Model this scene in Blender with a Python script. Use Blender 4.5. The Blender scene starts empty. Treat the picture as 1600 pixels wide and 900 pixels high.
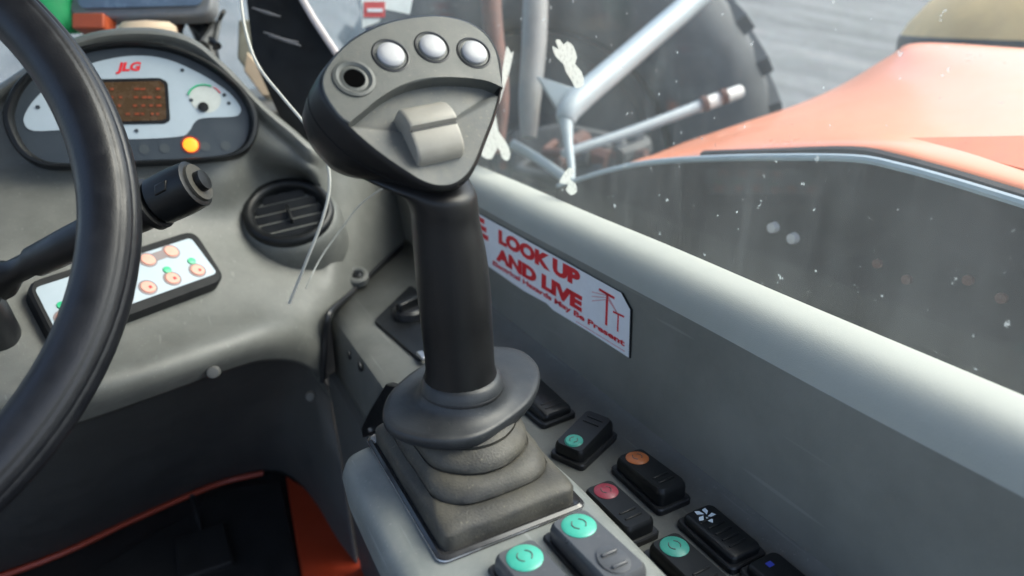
import bpy, bmesh, math, random
from mathutils import Vector, Matrix
random.seed(4)
R = math.radians
U = 0.01                       # everything below is written in centimetres
sc = bpy.context.scene
col = sc.collection

# ------------------------------------------------------------------ camera, sky, sun, exposure
FPX, PITCH, YAW, CAMH = 1050.0, R(22.3), R(28.65), 95.0
cam_d = bpy.data.cameras.new('camera'); cam = bpy.data.objects.new('camera', cam_d); col.objects.link(cam)
cam.location = (0, 0, CAMH * U)
cam.rotation_euler = (R(90) - PITCH, 0, -YAW)
cam_d.sensor_width = 36; cam_d.lens = 36 * FPX / 1600
cam_d.clip_start = 0.01; cam_d.clip_end = 500
cam_d.dof.use_dof = True; cam_d.dof.focus_distance = 0.46; cam_d.dof.aperture_fstop = 5.0
sc.camera = cam
w = bpy.data.worlds.new('World'); sc.world = w; w.use_nodes = True
nt = w.node_tree
sky = nt.nodes.new('ShaderNodeTexSky'); sky.sky_type = 'NISHITA'; sky.sun_disc = False
SUN_EL, SUN_AZ = 50, 108        # azimuth measured from +Y (forward) towards +X (right)
sky.sun_elevation = R(SUN_EL); sky.sun_rotation = R(SUN_AZ)
sky.air_density = 1.0; sky.dust_density = 4.0; sky.ozone_density = 1.0
bg = nt.nodes['Background']; bg.inputs[1].default_value = 0.15
nt.links.new(sky.outputs[0], bg.inputs[0])
sl = bpy.data.lights.new('sun', 'SUN'); sl.energy = 1.3; sl.angle = R(45); sl.color = (1, .96, .89)
so = bpy.data.objects.new('sun', sl); col.objects.link(so)
sd = Vector((math.sin(R(SUN_AZ)) * math.cos(R(SUN_EL)), math.cos(R(SUN_AZ)) * math.cos(R(SUN_EL)), math.sin(R(SUN_EL))))
so.rotation_euler = sd.to_track_quat('Z', 'Y').to_euler(); so.location = (2, 2, 5)
sc.view_settings.view_transform = 'Standard'; sc.view_settings.look = 'None'
sc.view_settings.exposure = 1.55; sc.view_settings.gamma = 1
sc.render.resolution_x = 1024; sc.render.resolution_y = 576

# ------------------------------------------------------------------ placing helpers (measured points -> space)
CO = Vector((0, 0, CAMH))
def ray(px, py):
    u = (px - 800) / FPX; v = (450 - py) / FPX
    fw = math.cos(PITCH) + v * math.sin(PITCH); up = v * math.cos(PITCH) - math.sin(PITCH)
    return Vector((fw * math.sin(YAW) + u * math.cos(YAW), fw * math.cos(YAW) - u * math.sin(YAW), up))
def P(px, py, t): return CO + ray(px, py) * t
def PX(px, py, x): r = ray(px, py); return CO + r * (x / r.x)
def PY(px, py, y): r = ray(px, py); return CO + r * (y / r.y)
def PZ(px, py, z): r = ray(px, py); return CO + r * ((z - CAMH) / r.z)
def PP(px, py, o, n):
    r = ray(px, py); return CO + r * ((o - CO).dot(n) / r.dot(n))
CAMR = Vector((math.cos(YAW), -math.sin(YAW), 0))
CAMF = Vector((math.sin(YAW) * math.cos(PITCH), math.cos(YAW) * math.cos(PITCH), -math.sin(PITCH)))
CAMU = CAMR.cross(CAMF)
XA, YA, ZA = Vector((1, 0, 0)), Vector((0, 1, 0)), Vector((0, 0, 1))

ORG = {}
def tag(o, label=None, cat=None, group=None, kind=None):
    if label: o['label'] = label
    if cat: o['category'] = cat
    if group: o['group'] = group
    if kind: o['kind'] = kind
    return o
def thing(name, label, cat, loc, group=None):
    o = bpy.data.objects.new(name, None); col.objects.link(o); o.empty_display_size = .02
    loc = Vector(loc); o.location = loc * U; ORG[o] = loc
    return tag(o, label, cat, group)
def obj(name, vf, m, parent=None, smooth=35, sub=0, bevel=0, bseg=2, solid=0, at=None):
    V, F = vf
    org = ORG[parent] if parent else (Vector(at) if at is not None else Vector(V[0]))
    me = bpy.data.meshes.new(name)
    me.from_pydata([tuple((Vector(v) - org) * U) for v in V], [], F)
    bm = bmesh.new(); bm.from_mesh(me); bmesh.ops.remove_doubles(bm, verts=bm.verts, dist=1e-6)
    bmesh.ops.recalc_face_normals(bm, faces=bm.faces); bm.to_mesh(me); bm.free()
    for p in me.polygons: p.use_smooth = smooth > 0
    if 0 < smooth < 180: me.set_sharp_from_angle(angle=R(smooth))
    me.materials.append(m)
    o = bpy.data.objects.new(name, me); col.objects.link(o)
    if parent: o.parent = parent
    else: o.location = org * U
    ORG[o] = org
    if solid:
        s = o.modifiers.new('solid', 'SOLIDIFY'); s.thickness = solid * U; s.offset = -1
    if bevel:
        b = o.modifiers.new('bevel', 'BEVEL'); b.width = bevel * U; b.segments = bseg; b.limit_method = 'ANGLE'; b.angle_limit = R(30)
        b.harden_normals = False
    if sub:
        s = o.modifiers.new('sub', 'SUBSURF'); s.levels = sub; s.render_levels = sub
    return o

# ------------------------------------------------------------------ shapes
def join(*parts):
    V, F = [], []
    for v, f in parts:
        b = len(V); V += list(v); F += [[i + b for i in q] for q in f]
    return V, F
def catmull(pts, n=8, closed=False):
    pts = [Vector(p) for p in pts]; out = []; m = len(pts)
    for i in range(m if closed else m - 1):
        g = (lambda k: pts[k % m]) if closed else (lambda k: pts[max(0, min(m - 1, k))])
        a, b, c, d = g(i - 1), g(i), g(i + 1), g(i + 2)
        for j in range(n):
            t = j / n
            out.append(.5 * ((2 * b) + (c - a) * t + (2 * a - 5 * b + 4 * c - d) * t * t + (3 * b - a - 3 * c + d) * t ** 3))
    if not closed: out.append(pts[-1])
    return out
def loft(rings, cap0=True, cap1=True, closed=True):
    n = len(rings[0]); V = [v for r in rings for v in r]; F = []
    for i in range(len(rings) - 1):
        for j in range(n if closed else n - 1):
            k = (j + 1) % n
            F.append([i * n + j, i * n + k, (i + 1) * n + k, (i + 1) * n + j])
    if cap0: F.append(list(range(n))[::-1])
    if cap1: F.append([(len(rings) - 1) * n + j for j in range(n)])
    return V, F
def basis(n):
    n = Vector(n).normalized(); a = Vector((0, 0, 1)) if abs(n.z) < .9 else Vector((1, 0, 0))
    u = a.cross(n).normalized(); return u, n.cross(u)
def ringpts(c, n, r, k=24, u=None, v=None, ry=None):
    if u is None: u, v = basis(n)
    ry = r if ry is None else ry
    return [Vector(c) + u * (r * math.cos(2 * math.pi * i / k)) + v * (ry * math.sin(2 * math.pi * i / k)) for i in range(k)]
def lathe(c, n, prof, k=32):           # prof: (radius, distance along n)
    c = Vector(c); n = Vector(n).normalized()
    return loft([ringpts(c + n * h, n, max(r, .001), k) for r, h in prof])
def tube(pts, r, k=12, n=8, spline=True):
    q = catmull(pts, n) if spline else [Vector(p) for p in pts]
    rr = r if isinstance(r, (list, tuple)) else [r] * len(pts)
    rings = []; u = None
    for i, p in enumerate(q):
        d = (q[min(i + 1, len(q) - 1)] - q[max(i - 1, 0)]).normalized()
        if u is None: u, _ = basis(d)
        u = (u - d * u.dot(d)).normalized(); v = d.cross(u)
        s = i / (len(q) - 1) * (len(rr) - 1); a = int(min(s, len(rr) - 2)) if len(rr) > 1 else 0
        ra = rr[a] + (rr[a + 1] - rr[a]) * (s - a)
        rings.append(ringpts(p, d, ra, k, u, v))
    return loft(rings)
def box(c, ux, uy, uz, sx, sy, sz):    # full sizes
    c = Vector(c); V = []
    for k in (-.5, .5):
        for i, j in ((-.5, -.5), (.5, -.5), (.5, .5), (-.5, .5)):
            V.append(c + ux * (i * sx) + uy * (j * sy) + uz * (k * sz))
    return V, [[3, 2, 1, 0], [4, 5, 6, 7], [0, 1, 5, 4], [1, 2, 6, 5], [2, 3, 7, 6], [3, 0, 4, 7]]
def prism(outline, n, t):              # outline on its front plane, extruded back by t against n
    n = Vector(n).normalized()
    return loft([[p - n * t for p in outline], list(outline)])
def rrect(c, ux, uy, sx, sy, r, k=5):
    out = []
    for qx, qy, a0 in ((1, 1, 0), (-1, 1, 90), (-1, -1, 180), (1, -1, 270)):
        for i in range(k + 1):
            a = R(a0 + 90 * i / k)
            out.append(Vector(c) + ux * (qx * (sx / 2 - r) + r * math.cos(a)) + uy * (qy * (sy / 2 - r) + r * math.sin(a)))
    return out
def quad_round(cs, r, k=5):            # rounded polygon from 3D corners
    out = []; m = len(cs)
    for i in range(m):
        a, b, c = cs[i - 1], cs[i], cs[(i + 1) % m]
        d0 = (a - b).normalized() * r; d1 = (c - b).normalized() * r
        for j in range(k + 1):
            t = j / k; out.append((b + d0) * (1 - t) ** 2 + b * 2 * t * (1 - t) + (b + d1) * t * t)
    return out
def grid(rows):
    n = len(rows[0]); V = [v for r in rows for v in r]; F = []
    for i in range(len(rows) - 1):
        for j in range(n - 1):
            F.append([i * n + j, i * n + j + 1, (i + 1) * n + j + 1, (i + 1) * n + j])
    return V, F
def smooth_grid(rows, n=6):
    a = [catmull(r, n) for r in rows]
    cols = [catmull([a[i][j] for i in range(len(a))], n) for j in range(len(a[0]))]
    return grid([[cols[j][i] for j in range(len(cols))] for i in range(len(cols[0]))])

# ------------------------------------------------------------------ materials
MATS = {}
def mat(name, base, rough=.5, metal=0, var=.12, vs=60, bump=.0, bs=900, spec=.5, coat=0, dust=0, dustc=(.36, .35, .31), emit=0, ds=25, scratch=0, wet=0):
    m = bpy.data.materials.new(name); m.use_nodes = True; t = m.node_tree; N = t.nodes; L = t.links
    b = N['Principled BSDF']
    tc = N.new('ShaderNodeTexCoord')
    n1 = N.new('ShaderNodeTexNoise'); n1.inputs['Scale'].default_value = vs; n1.inputs['Detail'].default_value = 6; n1.inputs['Roughness'].default_value = .65
    L.new(tc.outputs['Object'], n1.inputs['Vector'])
    mr = N.new('ShaderNodeMapRange'); mr.inputs[1].default_value = .25; mr.inputs[2].default_value = .75
    mr.inputs[3].default_value = 1 - var; mr.inputs[4].default_value = 1 + var
    L.new(n1.outputs[0], mr.inputs[0])
    mul = N.new('ShaderNodeMix'); mul.data_type = 'RGBA'; mul.blend_type = 'MULTIPLY'; mul.inputs[0].default_value = 1
    mul.inputs[6].default_value = (*base, 1); L.new(mr.outputs[0], mul.inputs[7])
    c = mul.outputs[2]
    if dust:
        n2 = N.new('ShaderNodeTexNoise'); n2.inputs['Scale'].default_value = ds; n2.inputs['Detail'].default_value = 9; n2.inputs['Roughness'].default_value = .75
        L.new(tc.outputs['Object'], n2.inputs['Vector'])
        r2 = N.new('ShaderNodeMapRange'); r2.inputs[1].default_value = .38; r2.inputs[2].default_value = .72; r2.inputs[3].default_value = 0; r2.inputs[4].default_value = dust
        L.new(n2.outputs[0], r2.inputs[0])
        # fine specks
        v3 = N.new('ShaderNodeTexNoise'); v3.inputs['Scale'].default_value = 420; v3.inputs['Detail'].default_value = 2
        L.new(tc.outputs['Object'], v3.inputs['Vector'])
        r3 = N.new('ShaderNodeMapRange'); r3.inputs[1].default_value = .66; r3.inputs[2].default_value = .74; r3.inputs[3].default_value = 0; r3.inputs[4].default_value = dust
        L.new(v3.outputs[0], r3.inputs[0])
        ad = N.new('ShaderNodeMath'); ad.operation = 'ADD'; ad.use_clamp = True
        L.new(r2.outputs[0], ad.inputs[0]); L.new(r3.outputs[0], ad.inputs[1])
        mx = N.new('ShaderNodeMix'); mx.data_type = 'RGBA'; L.new(ad.outputs[0], mx.inputs[0]); L.new(c, mx.inputs[6]); mx.inputs[7].default_value = (*dustc, 1)
        c = mx.outputs[2]
    if scratch:
        for k_, (rz, sc3) in enumerate(((.5, (260, 9, 140)), (-.9, (200, 7, 170)))):
            mp = N.new('ShaderNodeMapping'); mp.inputs['Rotation'].default_value = (.4 * k_, .7, rz); mp.inputs['Scale'].default_value = sc3
            L.new(tc.outputs['Object'], mp.inputs[0])
            ns = N.new('ShaderNodeTexNoise'); ns.inputs['Scale'].default_value = 1; ns.inputs['Detail'].default_value = 1; L.new(mp.outputs[0], ns.inputs[0])
            rs = N.new('ShaderNodeMapRange'); rs.inputs[1].default_value = .72; rs.inputs[2].default_value = .78; rs.inputs[3].default_value = 0; rs.inputs[4].default_value = scratch; L.new(ns.outputs[0], rs.inputs[0])
            mm = N.new('ShaderNodeMix'); mm.data_type = 'RGBA'; L.new(rs.outputs[0], mm.inputs[0]); L.new(c, mm.inputs[6]); mm.inputs[7].default_value = (*[min(1, q * 1.9 + .05) for q in base], 1)
            c = mm.outputs[2]
    L.new(c, b.inputs['Base Color'])
    rr = N.new('ShaderNodeMapRange'); rr.inputs[1].default_value = .3; rr.inputs[2].default_value = .7
    rr.inputs[3].default_value = max(.03, rough - .08); rr.inputs[4].default_value = min(1, rough + .1)
    L.new(n1.outputs[0], rr.inputs[0]); L.new(rr.outputs[0], b.inputs['Roughness'])
    b.inputs['Metallic'].default_value = metal
    b.inputs['Specular IOR Level'].default_value = spec
    if coat: b.inputs['Coat Weight'].default_value = coat; b.inputs['Coat Roughness'].default_value = .12
    if bump:
        n4 = N.new('ShaderNodeTexNoise'); n4.inputs['Scale'].default_value = bs; n4.inputs['Detail'].default_value = 3
        L.new(tc.outputs['Object'], n4.inputs['Vector'])
        bp = N.new('ShaderNodeBump'); bp.inputs['Strength'].default_value = bump; bp.inputs['Distance'].default_value = .0006
        L.new(n4.outputs[0], bp.inputs['Height']); L.new(bp.outputs[0], b.inputs['Normal'])
    if emit:
        b.inputs['Emission Color'].default_value = (*base, 1); b.inputs['Emission Strength'].default_value = emit
    MATS[name] = m; return m

grey = mat('grey_moulded_plastic', (.097, .101, .093), .48, var=.22, vs=12, bump=.35, bs=1500, dust=.42, dustc=(.2, .2, .185), ds=16, scratch=.3)
greyw = mat('wall_grey_plastic', (.185, .186, .166), .46, var=.3, vs=7, bump=.3, bs=1500, dust=.3, dustc=(.21, .21, .19), ds=12, scratch=.2)
podm = mat('pod_grey_plastic', (.165, .18, .175), .42, var=.08, vs=30, bump=.3, bs=1800, scratch=.5, dust=.35, dustc=(.33, .33, .3))
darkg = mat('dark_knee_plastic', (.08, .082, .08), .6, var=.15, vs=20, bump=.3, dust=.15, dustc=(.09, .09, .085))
black = mat('black_rubber', (.012, .013, .015), .42, var=.2, vs=60, bump=.12, dust=.06, dustc=(.08, .08, .075))
blackg = mat('black_gloss_plastic', (.008, .009, .010), .36, spec=.3, var=.2, vs=60, bump=.05, dust=.03, dustc=(.06, .06, .055))
grip = mat('grip_black_plastic', (.008, .008, .0085), .4, spec=.32, var=.2, vs=40, bump=.15, bs=1400, dust=.08, dustc=(.035, .033, .028))
wheelm = mat('steering_wheel_vinyl', (.010, .011, .014), .36, spec=.4, var=.2, vs=50, bump=.2, bs=700, dust=.1, dustc=(.06, .055, .05))
face = mat('head_face_plastic', (.068, .074, .071), .42, var=.1, vs=70, bump=.3, bs=1800, dust=.3, dustc=(.17, .165, .14), ds=50)
tri = mat('head_recess_plastic', (.085, .093, .093), .5, var=.12, vs=80, bump=.3, bs=1800, dust=.7, dustc=(.17, .16, .135), ds=45)
rollm = mat('thumb_roller_beige', (.27, .255, .22), .45, var=.1, vs=120, dust=.3, dustc=(.34, .31, .25))
chrome = mat('button_steel', (.42, .42, .43), .5, metal=.1, var=.08, vs=260, bump=.3, bs=2500, dust=.15, dustc=(.5, .48, .47))
boot = mat('boot_rubber', (.03, .029, .026), .6, var=.25, vs=60, bump=.45, bs=700, dust=.8, dustc=(.085, .077, .058), ds=28)
skirtm = mat('skirt_rubber', (.018, .02, .023), .42, spec=.4, var=.15, vs=45, bump=.2, bs=1200, dust=.4, dustc=(.055, .057, .056), ds=30)
bezelm = mat('bezel_shiny', (.03, .03, .032), .15, var=.1)
silver = mat('worn_metal', (.45, .45, .46), .35, metal=.9, var=.2, vs=200)
white = mat('white_print', (.82, .84, .88), .45, var=.05, vs=80, dust=.12, dustc=(.5, .48, .45))
red = mat('red_print', (.70, .02, .03), .5, var=.1, vs=300)
paleface = mat('cluster_face_print', (.40, .47, .52), .4, var=.04, vs=60)
padface = mat('keypad_face_print', (.34, .41, .46), .4, var=.04, vs=60)
lcd = mat('lcd_amber_dark', (.075, .042, .018), .25, var=.2, vs=130)
mint = mat('mint_lens', (.045, .38, .28), .35, var=.1, vs=150, dust=.12)
teal = mat('teal_lens', (.04, .26, .21), .4, var=.1, vs=150)
orangel = mat('amber_lens', (.40, .12, .035), .4, var=.15, vs=150)
redl = mat('red_lens', (.24, .035, .055), .4, var=.1, vs=150)
lamp = mat('lit_amber_lamp', (1.0, .22, .012), .4, emit=.75, var=0)
greenl = mat('green_led_lens', (.03, .42, .2), .35, var=.05)
salmon = mat('salmon_button', (.72, .33, .25), .5, var=.08, vs=200)
iconw = mat('white_icon', (.6, .7, .78), .5, var=.1, emit=0)
blueicon = mat('blue_icon', (.03, .05, .4), .5)
redpaint = mat('orange_red_paint', (.42, .045, .012), .45, var=.2, vs=25, dust=.25, dustc=(.12, .05, .03))
hoodm = mat('orange_hood_paint', (.82, .25, .11), .33, var=.06, vs=4, coat=.3, dust=.25, dustc=(.62, .36, .25), ds=3)
outdark = mat('exterior_dark_panel', (.02, .015, .018), .6, spec=.3, var=.25, vs=8, bump=.04, dust=.3, dustc=(.055, .047, .05), ds=18)
edgeb = mat('pale_blue_edge', (.34, .40, .46), .45, var=.12, vs=20, dust=.2)
tubem = mat('pale_grey_paint', (.27, .32, .35), .4, var=.1, vs=15, dust=.15, dustc=(.4, .36, .33))
tyrem = mat('tyre_rubber', (.05, .055, .062), .75, var=.25, vs=8, bump=.4, bs=120, dust=.4, dustc=(.12, .13, .14), ds=6)
rimm = mat('wheel_rim_paint', (.03, .033, .037), .6, var=.4, vs=10, dust=.3, dustc=(.1, .1, .1))
rust = mat('rusty_brown_paint', (.10, .04, .03), .7, var=.5, vs=30, dust=.3, dustc=(.14, .10, .085))
tan = mat('tan_plastic', (.78, .52, .22), .5, var=.2, vs=6, dust=.25, dustc=(.3, .2, .1), ds=8)
creamm = mat('cream_plastic', (.62, .48, .34), .5, var=.1)
seal = mat('pale_sealant', (.7, .74, .69), .6, var=.2, vs=80, bump=.15, bs=300)
cablem = mat('white_cable', (.5, .5, .46), .5, var=.1)
greenm = mat('green_plastic', (.01, .33, .11), .45, var=.2, vs=20)
screen = mat('blue_grey_screen', (.14, .2, .29), .25, var=.3, vs=18)
fawn = mat('dusty_beige_metal', (.30, .29, .23), .6, var=.3, vs=40)
matm = mat('floor_rubber', (.012, .012, .012), .7, var=.4, vs=30, bump=.4, bs=300, dust=.2, dustc=(.03, .027, .022))
rooff = mat('headliner', (.32, .32, .31), .9)
orangem = mat('orange_label', (.5, .09, .03), .5)
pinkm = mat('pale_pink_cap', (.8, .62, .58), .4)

for _m, _f in ((seal, .6),):
    _t = _m.node_tree; _o = _t.nodes['Material Output']; _mx = _t.nodes.new('ShaderNodeMixShader'); _mx.inputs[0].default_value = _f
    _tl = _t.nodes.new('ShaderNodeBsdfTranslucent'); _tl.inputs[0].default_value = (.85, .86, .82, 1)
    _t.links.new(_t.nodes['Principled BSDF'].outputs[0], _mx.inputs[1]); _t.links.new(_tl.outputs[0], _mx.inputs[2]); _n = _t.nodes.new('ShaderNodeTexNoise'); _n.inputs['Scale'].default_value = 260; _n.inputs['Detail'].default_value = 5
    _tc = _t.nodes.new('ShaderNodeTexCoord'); _t.links.new(_tc.outputs['Object'], _n.inputs[0])
    _r = _t.nodes.new('ShaderNodeMapRange'); _r.inputs[1].default_value = .5; _r.inputs[2].default_value = .66; _r.inputs[3].default_value = .3; _r.inputs[4].default_value = .5; _t.links.new(_n.outputs[0], _r.inputs[0])
    _tr = _t.nodes.new('ShaderNodeBsdfTransparent'); _m2 = _t.nodes.new('ShaderNodeMixShader'); _t.links.new(_r.outputs[0], _m2.inputs[0])
    _t.links.new(_mx.outputs[0], _m2.inputs[1]); _t.links.new(_tr.outputs[0], _m2.inputs[2]); _t.links.new(_m2.outputs[0], _o.inputs[0])
# glass: mostly clear, faint reflection, a film of dust and specks that scatters daylight
def glass(name, film, spk):
    m = bpy.data.materials.new(name); m.use_nodes = True; t = m.node_tree; N = t.nodes; L = t.links
    N.remove(N['Principled BSDF']); out = N['Material Output']
    tr = N.new('ShaderNodeBsdfTransparent'); tr.inputs[0].default_value = (.93, .97, .96, 1)
    gl = N.new('ShaderNodeBsdfGlossy'); gl.inputs['Roughness'].default_value = .04
    df = N.new('ShaderNodeBsdfDiffuse'); df.inputs[0].default_value = (.62, .68, .70, 1)
    tl = N.new('ShaderNodeBsdfTranslucent'); tl.inputs[0].default_value = (.62, .70, .72, 1)
    ds = N.new('ShaderNodeMixShader'); ds.inputs[0].default_value = .6
    L.new(df.outputs[0], ds.inputs[1]); L.new(tl.outputs[0], ds.inputs[2])
    lw = N.new('ShaderNodeLayerWeight'); lw.inputs[0].default_value = .5
    pw = N.new('ShaderNodeMath'); pw.operation = 'POWER'; pw.inputs[1].default_value = 4; L.new(lw.outputs['Facing'], pw.inputs[0])
    fr = N.new('ShaderNodeMath'); fr.operation = 'MULTIPLY_ADD'; fr.inputs[1].default_value = .16; fr.inputs[2].default_value = .014; L.new(pw.outputs[0], fr.inputs[0])
    m1 = N.new('ShaderNodeMixShader'); L.new(fr.outputs[0], m1.inputs[0]); L.new(tr.outputs[0], m1.inputs[1]); L.new(gl.outputs[0], m1.inputs[2])
    tc = N.new('ShaderNodeTexCoord'); mp = N.new('ShaderNodeMapping'); L.new(tc.outputs['Object'], mp.inputs[0]); mp.inputs['Scale'].default_value = (1, 1, .45)
    n1 = N.new('ShaderNodeTexNoise'); n1.inputs['Scale'].default_value = 9; n1.inputs['Detail'].default_value = 8; n1.inputs['Roughness'].default_value = .7
    L.new(mp.outputs[0], n1.inputs[0])
    r1 = N.new('ShaderNodeMapRange'); r1.inputs[1].default_value = .35; r1.inputs[2].default_value = .75; r1.inputs[3].default_value = film * .55; r1.inputs[4].default_value = film * 1.7
    L.new(n1.outputs[0], r1.inputs[0])
    n2 = N.new('ShaderNodeTexNoise'); n2.inputs['Scale'].default_value = 130; n2.inputs['Detail'].default_value = 3
    L.new(tc.outputs['Object'], n2.inputs[0])
    r2 = N.new('ShaderNodeMapRange'); r2.inputs[1].default_value = .70; r2.inputs[2].default_value = .76; r2.inputs[3].default_value = 0; r2.inputs[4].default_value = spk
    L.new(n2.outputs[0], r2.inputs[0])
    n3 = N.new('ShaderNodeTexNoise'); n3.inputs['Scale'].default_value = 1; n3.inputs['Detail'].default_value = 5
    mp3 = N.new('ShaderNodeMapping'); mp3.inputs['Scale'].default_value = (60, 60, 9); L.new(tc.outputs['Object'], mp3.inputs[0]); L.new(mp3.outputs[0], n3.inputs[0])
    r3 = N.new('ShaderNodeMapRange'); r3.inputs[1].default_value = .6; r3.inputs[2].default_value = .78; r3.inputs[3].default_value = 0; r3.inputs[4].default_value = film * .7
    L.new(n3.outputs[0], r3.inputs[0])
    a = N.new('ShaderNodeMath'); a.operation = 'ADD'; L.new(r1.outputs[0], a.inputs[0]); L.new(r2.outputs[0], a.inputs[1])
    a2 = N.new('ShaderNodeMath'); a2.operation = 'ADD'; a2.use_clamp = True; L.new(a.outputs[0], a2.inputs[0]); L.new(r3.outputs[0], a2.inputs[1])
    m2 = N.new('ShaderNodeMixShader'); L.new(a2.outputs[0], m2.inputs[0]); L.new(m1.outputs[0], m2.inputs[1]); L.new(ds.outputs[0], m2.inputs[2])
    L.new(m2.outputs[0], out.inputs[0]); return m
glass_side = glass('dirty_side_glass', .04, .45)
glass_front = glass('dirty_windscreen_glass', .22, .4)

# ------------------------------------------------------------------ lettering
def text(s, name, tl, ux, uy, wd, ht, m, parent, bold=.02, lift=.03, nrm=None, shear=0, bl=None):
    c = bpy.data.curves.new('t', 'FONT'); c.body = s; c.size = 1; c.offset = bold; c.shear = shear; c.resolution_u = 3
    o = bpy.data.objects.new('t', c); col.objects.link(o)
    dg = bpy.context.evaluated_depsgraph_get(); me = o.evaluated_get(dg).to_mesh()
    V = [v.co.copy() for v in me.vertices]; F = [list(p.vertices) for p in me.polygons]
    o.evaluated_get(dg).to_mesh_clear(); bpy.data.objects.remove(o); bpy.data.curves.remove(c)
    x0 = min(v.x for v in V); x1 = max(v.x for v in V); y1 = .73; y0 = 0
    n = nrm if nrm is not None else ux.cross(uy)
    W = [tl + ux * ((v.x - x0) / (x1 - x0) * wd) + uy * ((v.y - y1) / (y1 - y0) * ht) + n * lift for v in V]
    return obj(name, (W, F), m, parent, smooth=0)

# ------------------------------------------------------------------ the setting: ground and cab floor
def ground():
    rows = []
    for i in range(41):
        y = -2500 + 200 * i
        r = []
        for j in range(41):
            x = -3500 + 250 * j
            d = max(0, (x * .62 + y * .78) - 150)
            z = -75 + .11 * d + (0.00004 * d * d) + 9 * math.sin(x * .011 + 1) * math.sin(y * .013)
            r.append(Vector((x, y, z)))
        rows.append(r)
    m = bpy.data.materials.new('gravel'); m.use_nodes = True; t = m.node_tree; N = t.nodes; L = t.links; b = N['Principled BSDF']
    tc = N.new('ShaderNodeTexCoord')
    v = N.new('ShaderNodeTexVoronoi'); v.inputs['Scale'].default_value = 9; L.new(tc.outputs['Object'], v.inputs['Vector'])
    n = N.new('ShaderNodeTexNoise'); n.inputs['Scale'].default_value = 2.0; n.inputs['Detail'].default_value = 8; mg = N.new('ShaderNodeMapping'); mg.inputs['Rotation'].default_value = (0, 0, R(50)); mg.inputs['Scale'].default_value = (1.3, .22, 1); L.new(tc.outputs['Object'], mg.inputs[0]); L.new(mg.outputs[0], n.inputs['Vector'])
    cr = N.new('ShaderNodeValToRGB'); L.new(n.outputs[0], cr.inputs[0])
    e = cr.color_ramp.elements; e[0].position = .3; e[0].color = (.13, .16, .175, 1); e[1].position = .6; e[1].color = (.27, .3, .3, 1); e2 = cr.color_ramp.elements.new(.7); e2.color = (.34, .31, .28, 1)
    mx = N.new('ShaderNodeMix'); mx.data_type = 'RGBA'; mx.blend_type = 'MULTIPLY'; mx.inputs[0].default_value = .22
    L.new(cr.outputs[0], mx.inputs[6]); L.new(v.outputs['Color'], mx.inputs[7]); 
    hs = N.new('ShaderNodeHueSaturation'); hs.inputs['Saturation'].default_value = .2; hs.inputs['Value'].default_value = .58; L.new(mx.outputs[2], hs.inputs['Color'])
    L.new(hs.outputs[0], b.inputs['Base Color']); b.inputs['Roughness'].default_value = .9
    bp = N.new('ShaderNodeBump'); bp.inputs['Strength'].default_value = .25; bp.inputs['Distance'].default_value = .01
    L.new(v.outputs['Distance'], bp.inputs['Height']); L.new(bp.outputs[0], b.inputs['Normal'])
    tag(obj('gravel_ground', grid(rows), m, smooth=180, at=(0, 0, 0)), 'blue grey gravel yard sloping up beyond the side window', kind='structure')
ground()
FZ = 22
tag(obj('floor', box((-12, 55, FZ - 1), XA, YA, ZA, 104, 150, 2), matm, at=(0, 55, FZ)), 'black rubber covered cab floor below the steering wheel', kind='structure')

# ------------------------------------------------------------------ dashboard
CN = Vector((0, -math.sin(R(70)), math.cos(R(70)))); COo = PY(200, 160, 81)            # cluster plane
sK = R(40); hK = Vector((-.566, .824, 0)); eK = Vector((.824, .566, 0))
KN = (ZA * math.cos(sK) - hK * math.sin(sK)).normalized(); KO = P(195, 450, 62)         # keypad plane
KU = hK * math.cos(sK) + ZA * math.sin(sK)
def C(px, py, off=0): return PP(px, py, COo, CN) + CN * off
def K(px, py, off=0): return PP(px, py, KO, KN) + KN * off
def push(p, d): return p + (p - CO).normalized() * d
dash = thing('dashboard', 'grey moulded plastic dashboard behind the steering wheel with a rounded hood', 'dashboard', (0, 80, 63))
B_ = .6
cols = []
# each column: hood top, above cluster, below cluster, mid, lip start, lip front, lip under
def colm(px, ytop, ycb, ymid, ylip, yfr, yun, topoff=3.5):
    t = C(px, ytop, -topoff); a = C(px, ytop + 18, -B_)
    b = C(px, ycb, -B_); m_ = K(px, ymid, -B_); l = K(px, ylip, -B_)
    f = push(K(px, yfr, -B_), 0); f = l + Vector((0, -2.2, -3.2)) if px < 470 else l + Vector((-.2, -.8, -3.0))
    return t, a, b, m_, l, f
def lipf(px, py, y): return PY(px, py, y)
D_ = [ # px, hood top py, cluster bottom py, mid py, lip start py, (lip front py,y), (lip under py,y)
 (-260, 215, 330, 430, 560, (650, 57), (715, 58)),
 (-130, 185, 300, 420, 555, (640, 57), (705, 58)),
 (-20, 140, 285, 400, 545, (630, 57.5), (690, 58.5)),
 (100, 63, 283, 385, 540, (615, 58), (665, 59)),
 (200, 41, 276, 365, 515, (590, 59), (632, 60)),
 (290, 52, 272, 350, 488, (560, 60.5), (600, 61.5)),
 (350, 96, 270, 340, 472, (540, 62), (578, 63)),
 (410, 158, 270, 340, 460, (522, 64.2), (562, 65.2)),
 (460, 200, 275, 345, 458, (520, 67.2), (565, 68)),
 (493, 228, 285, 350, 465, (530, 69.8), (582, 70.2)),
]
rows = [[] for _ in range(9)]
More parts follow.
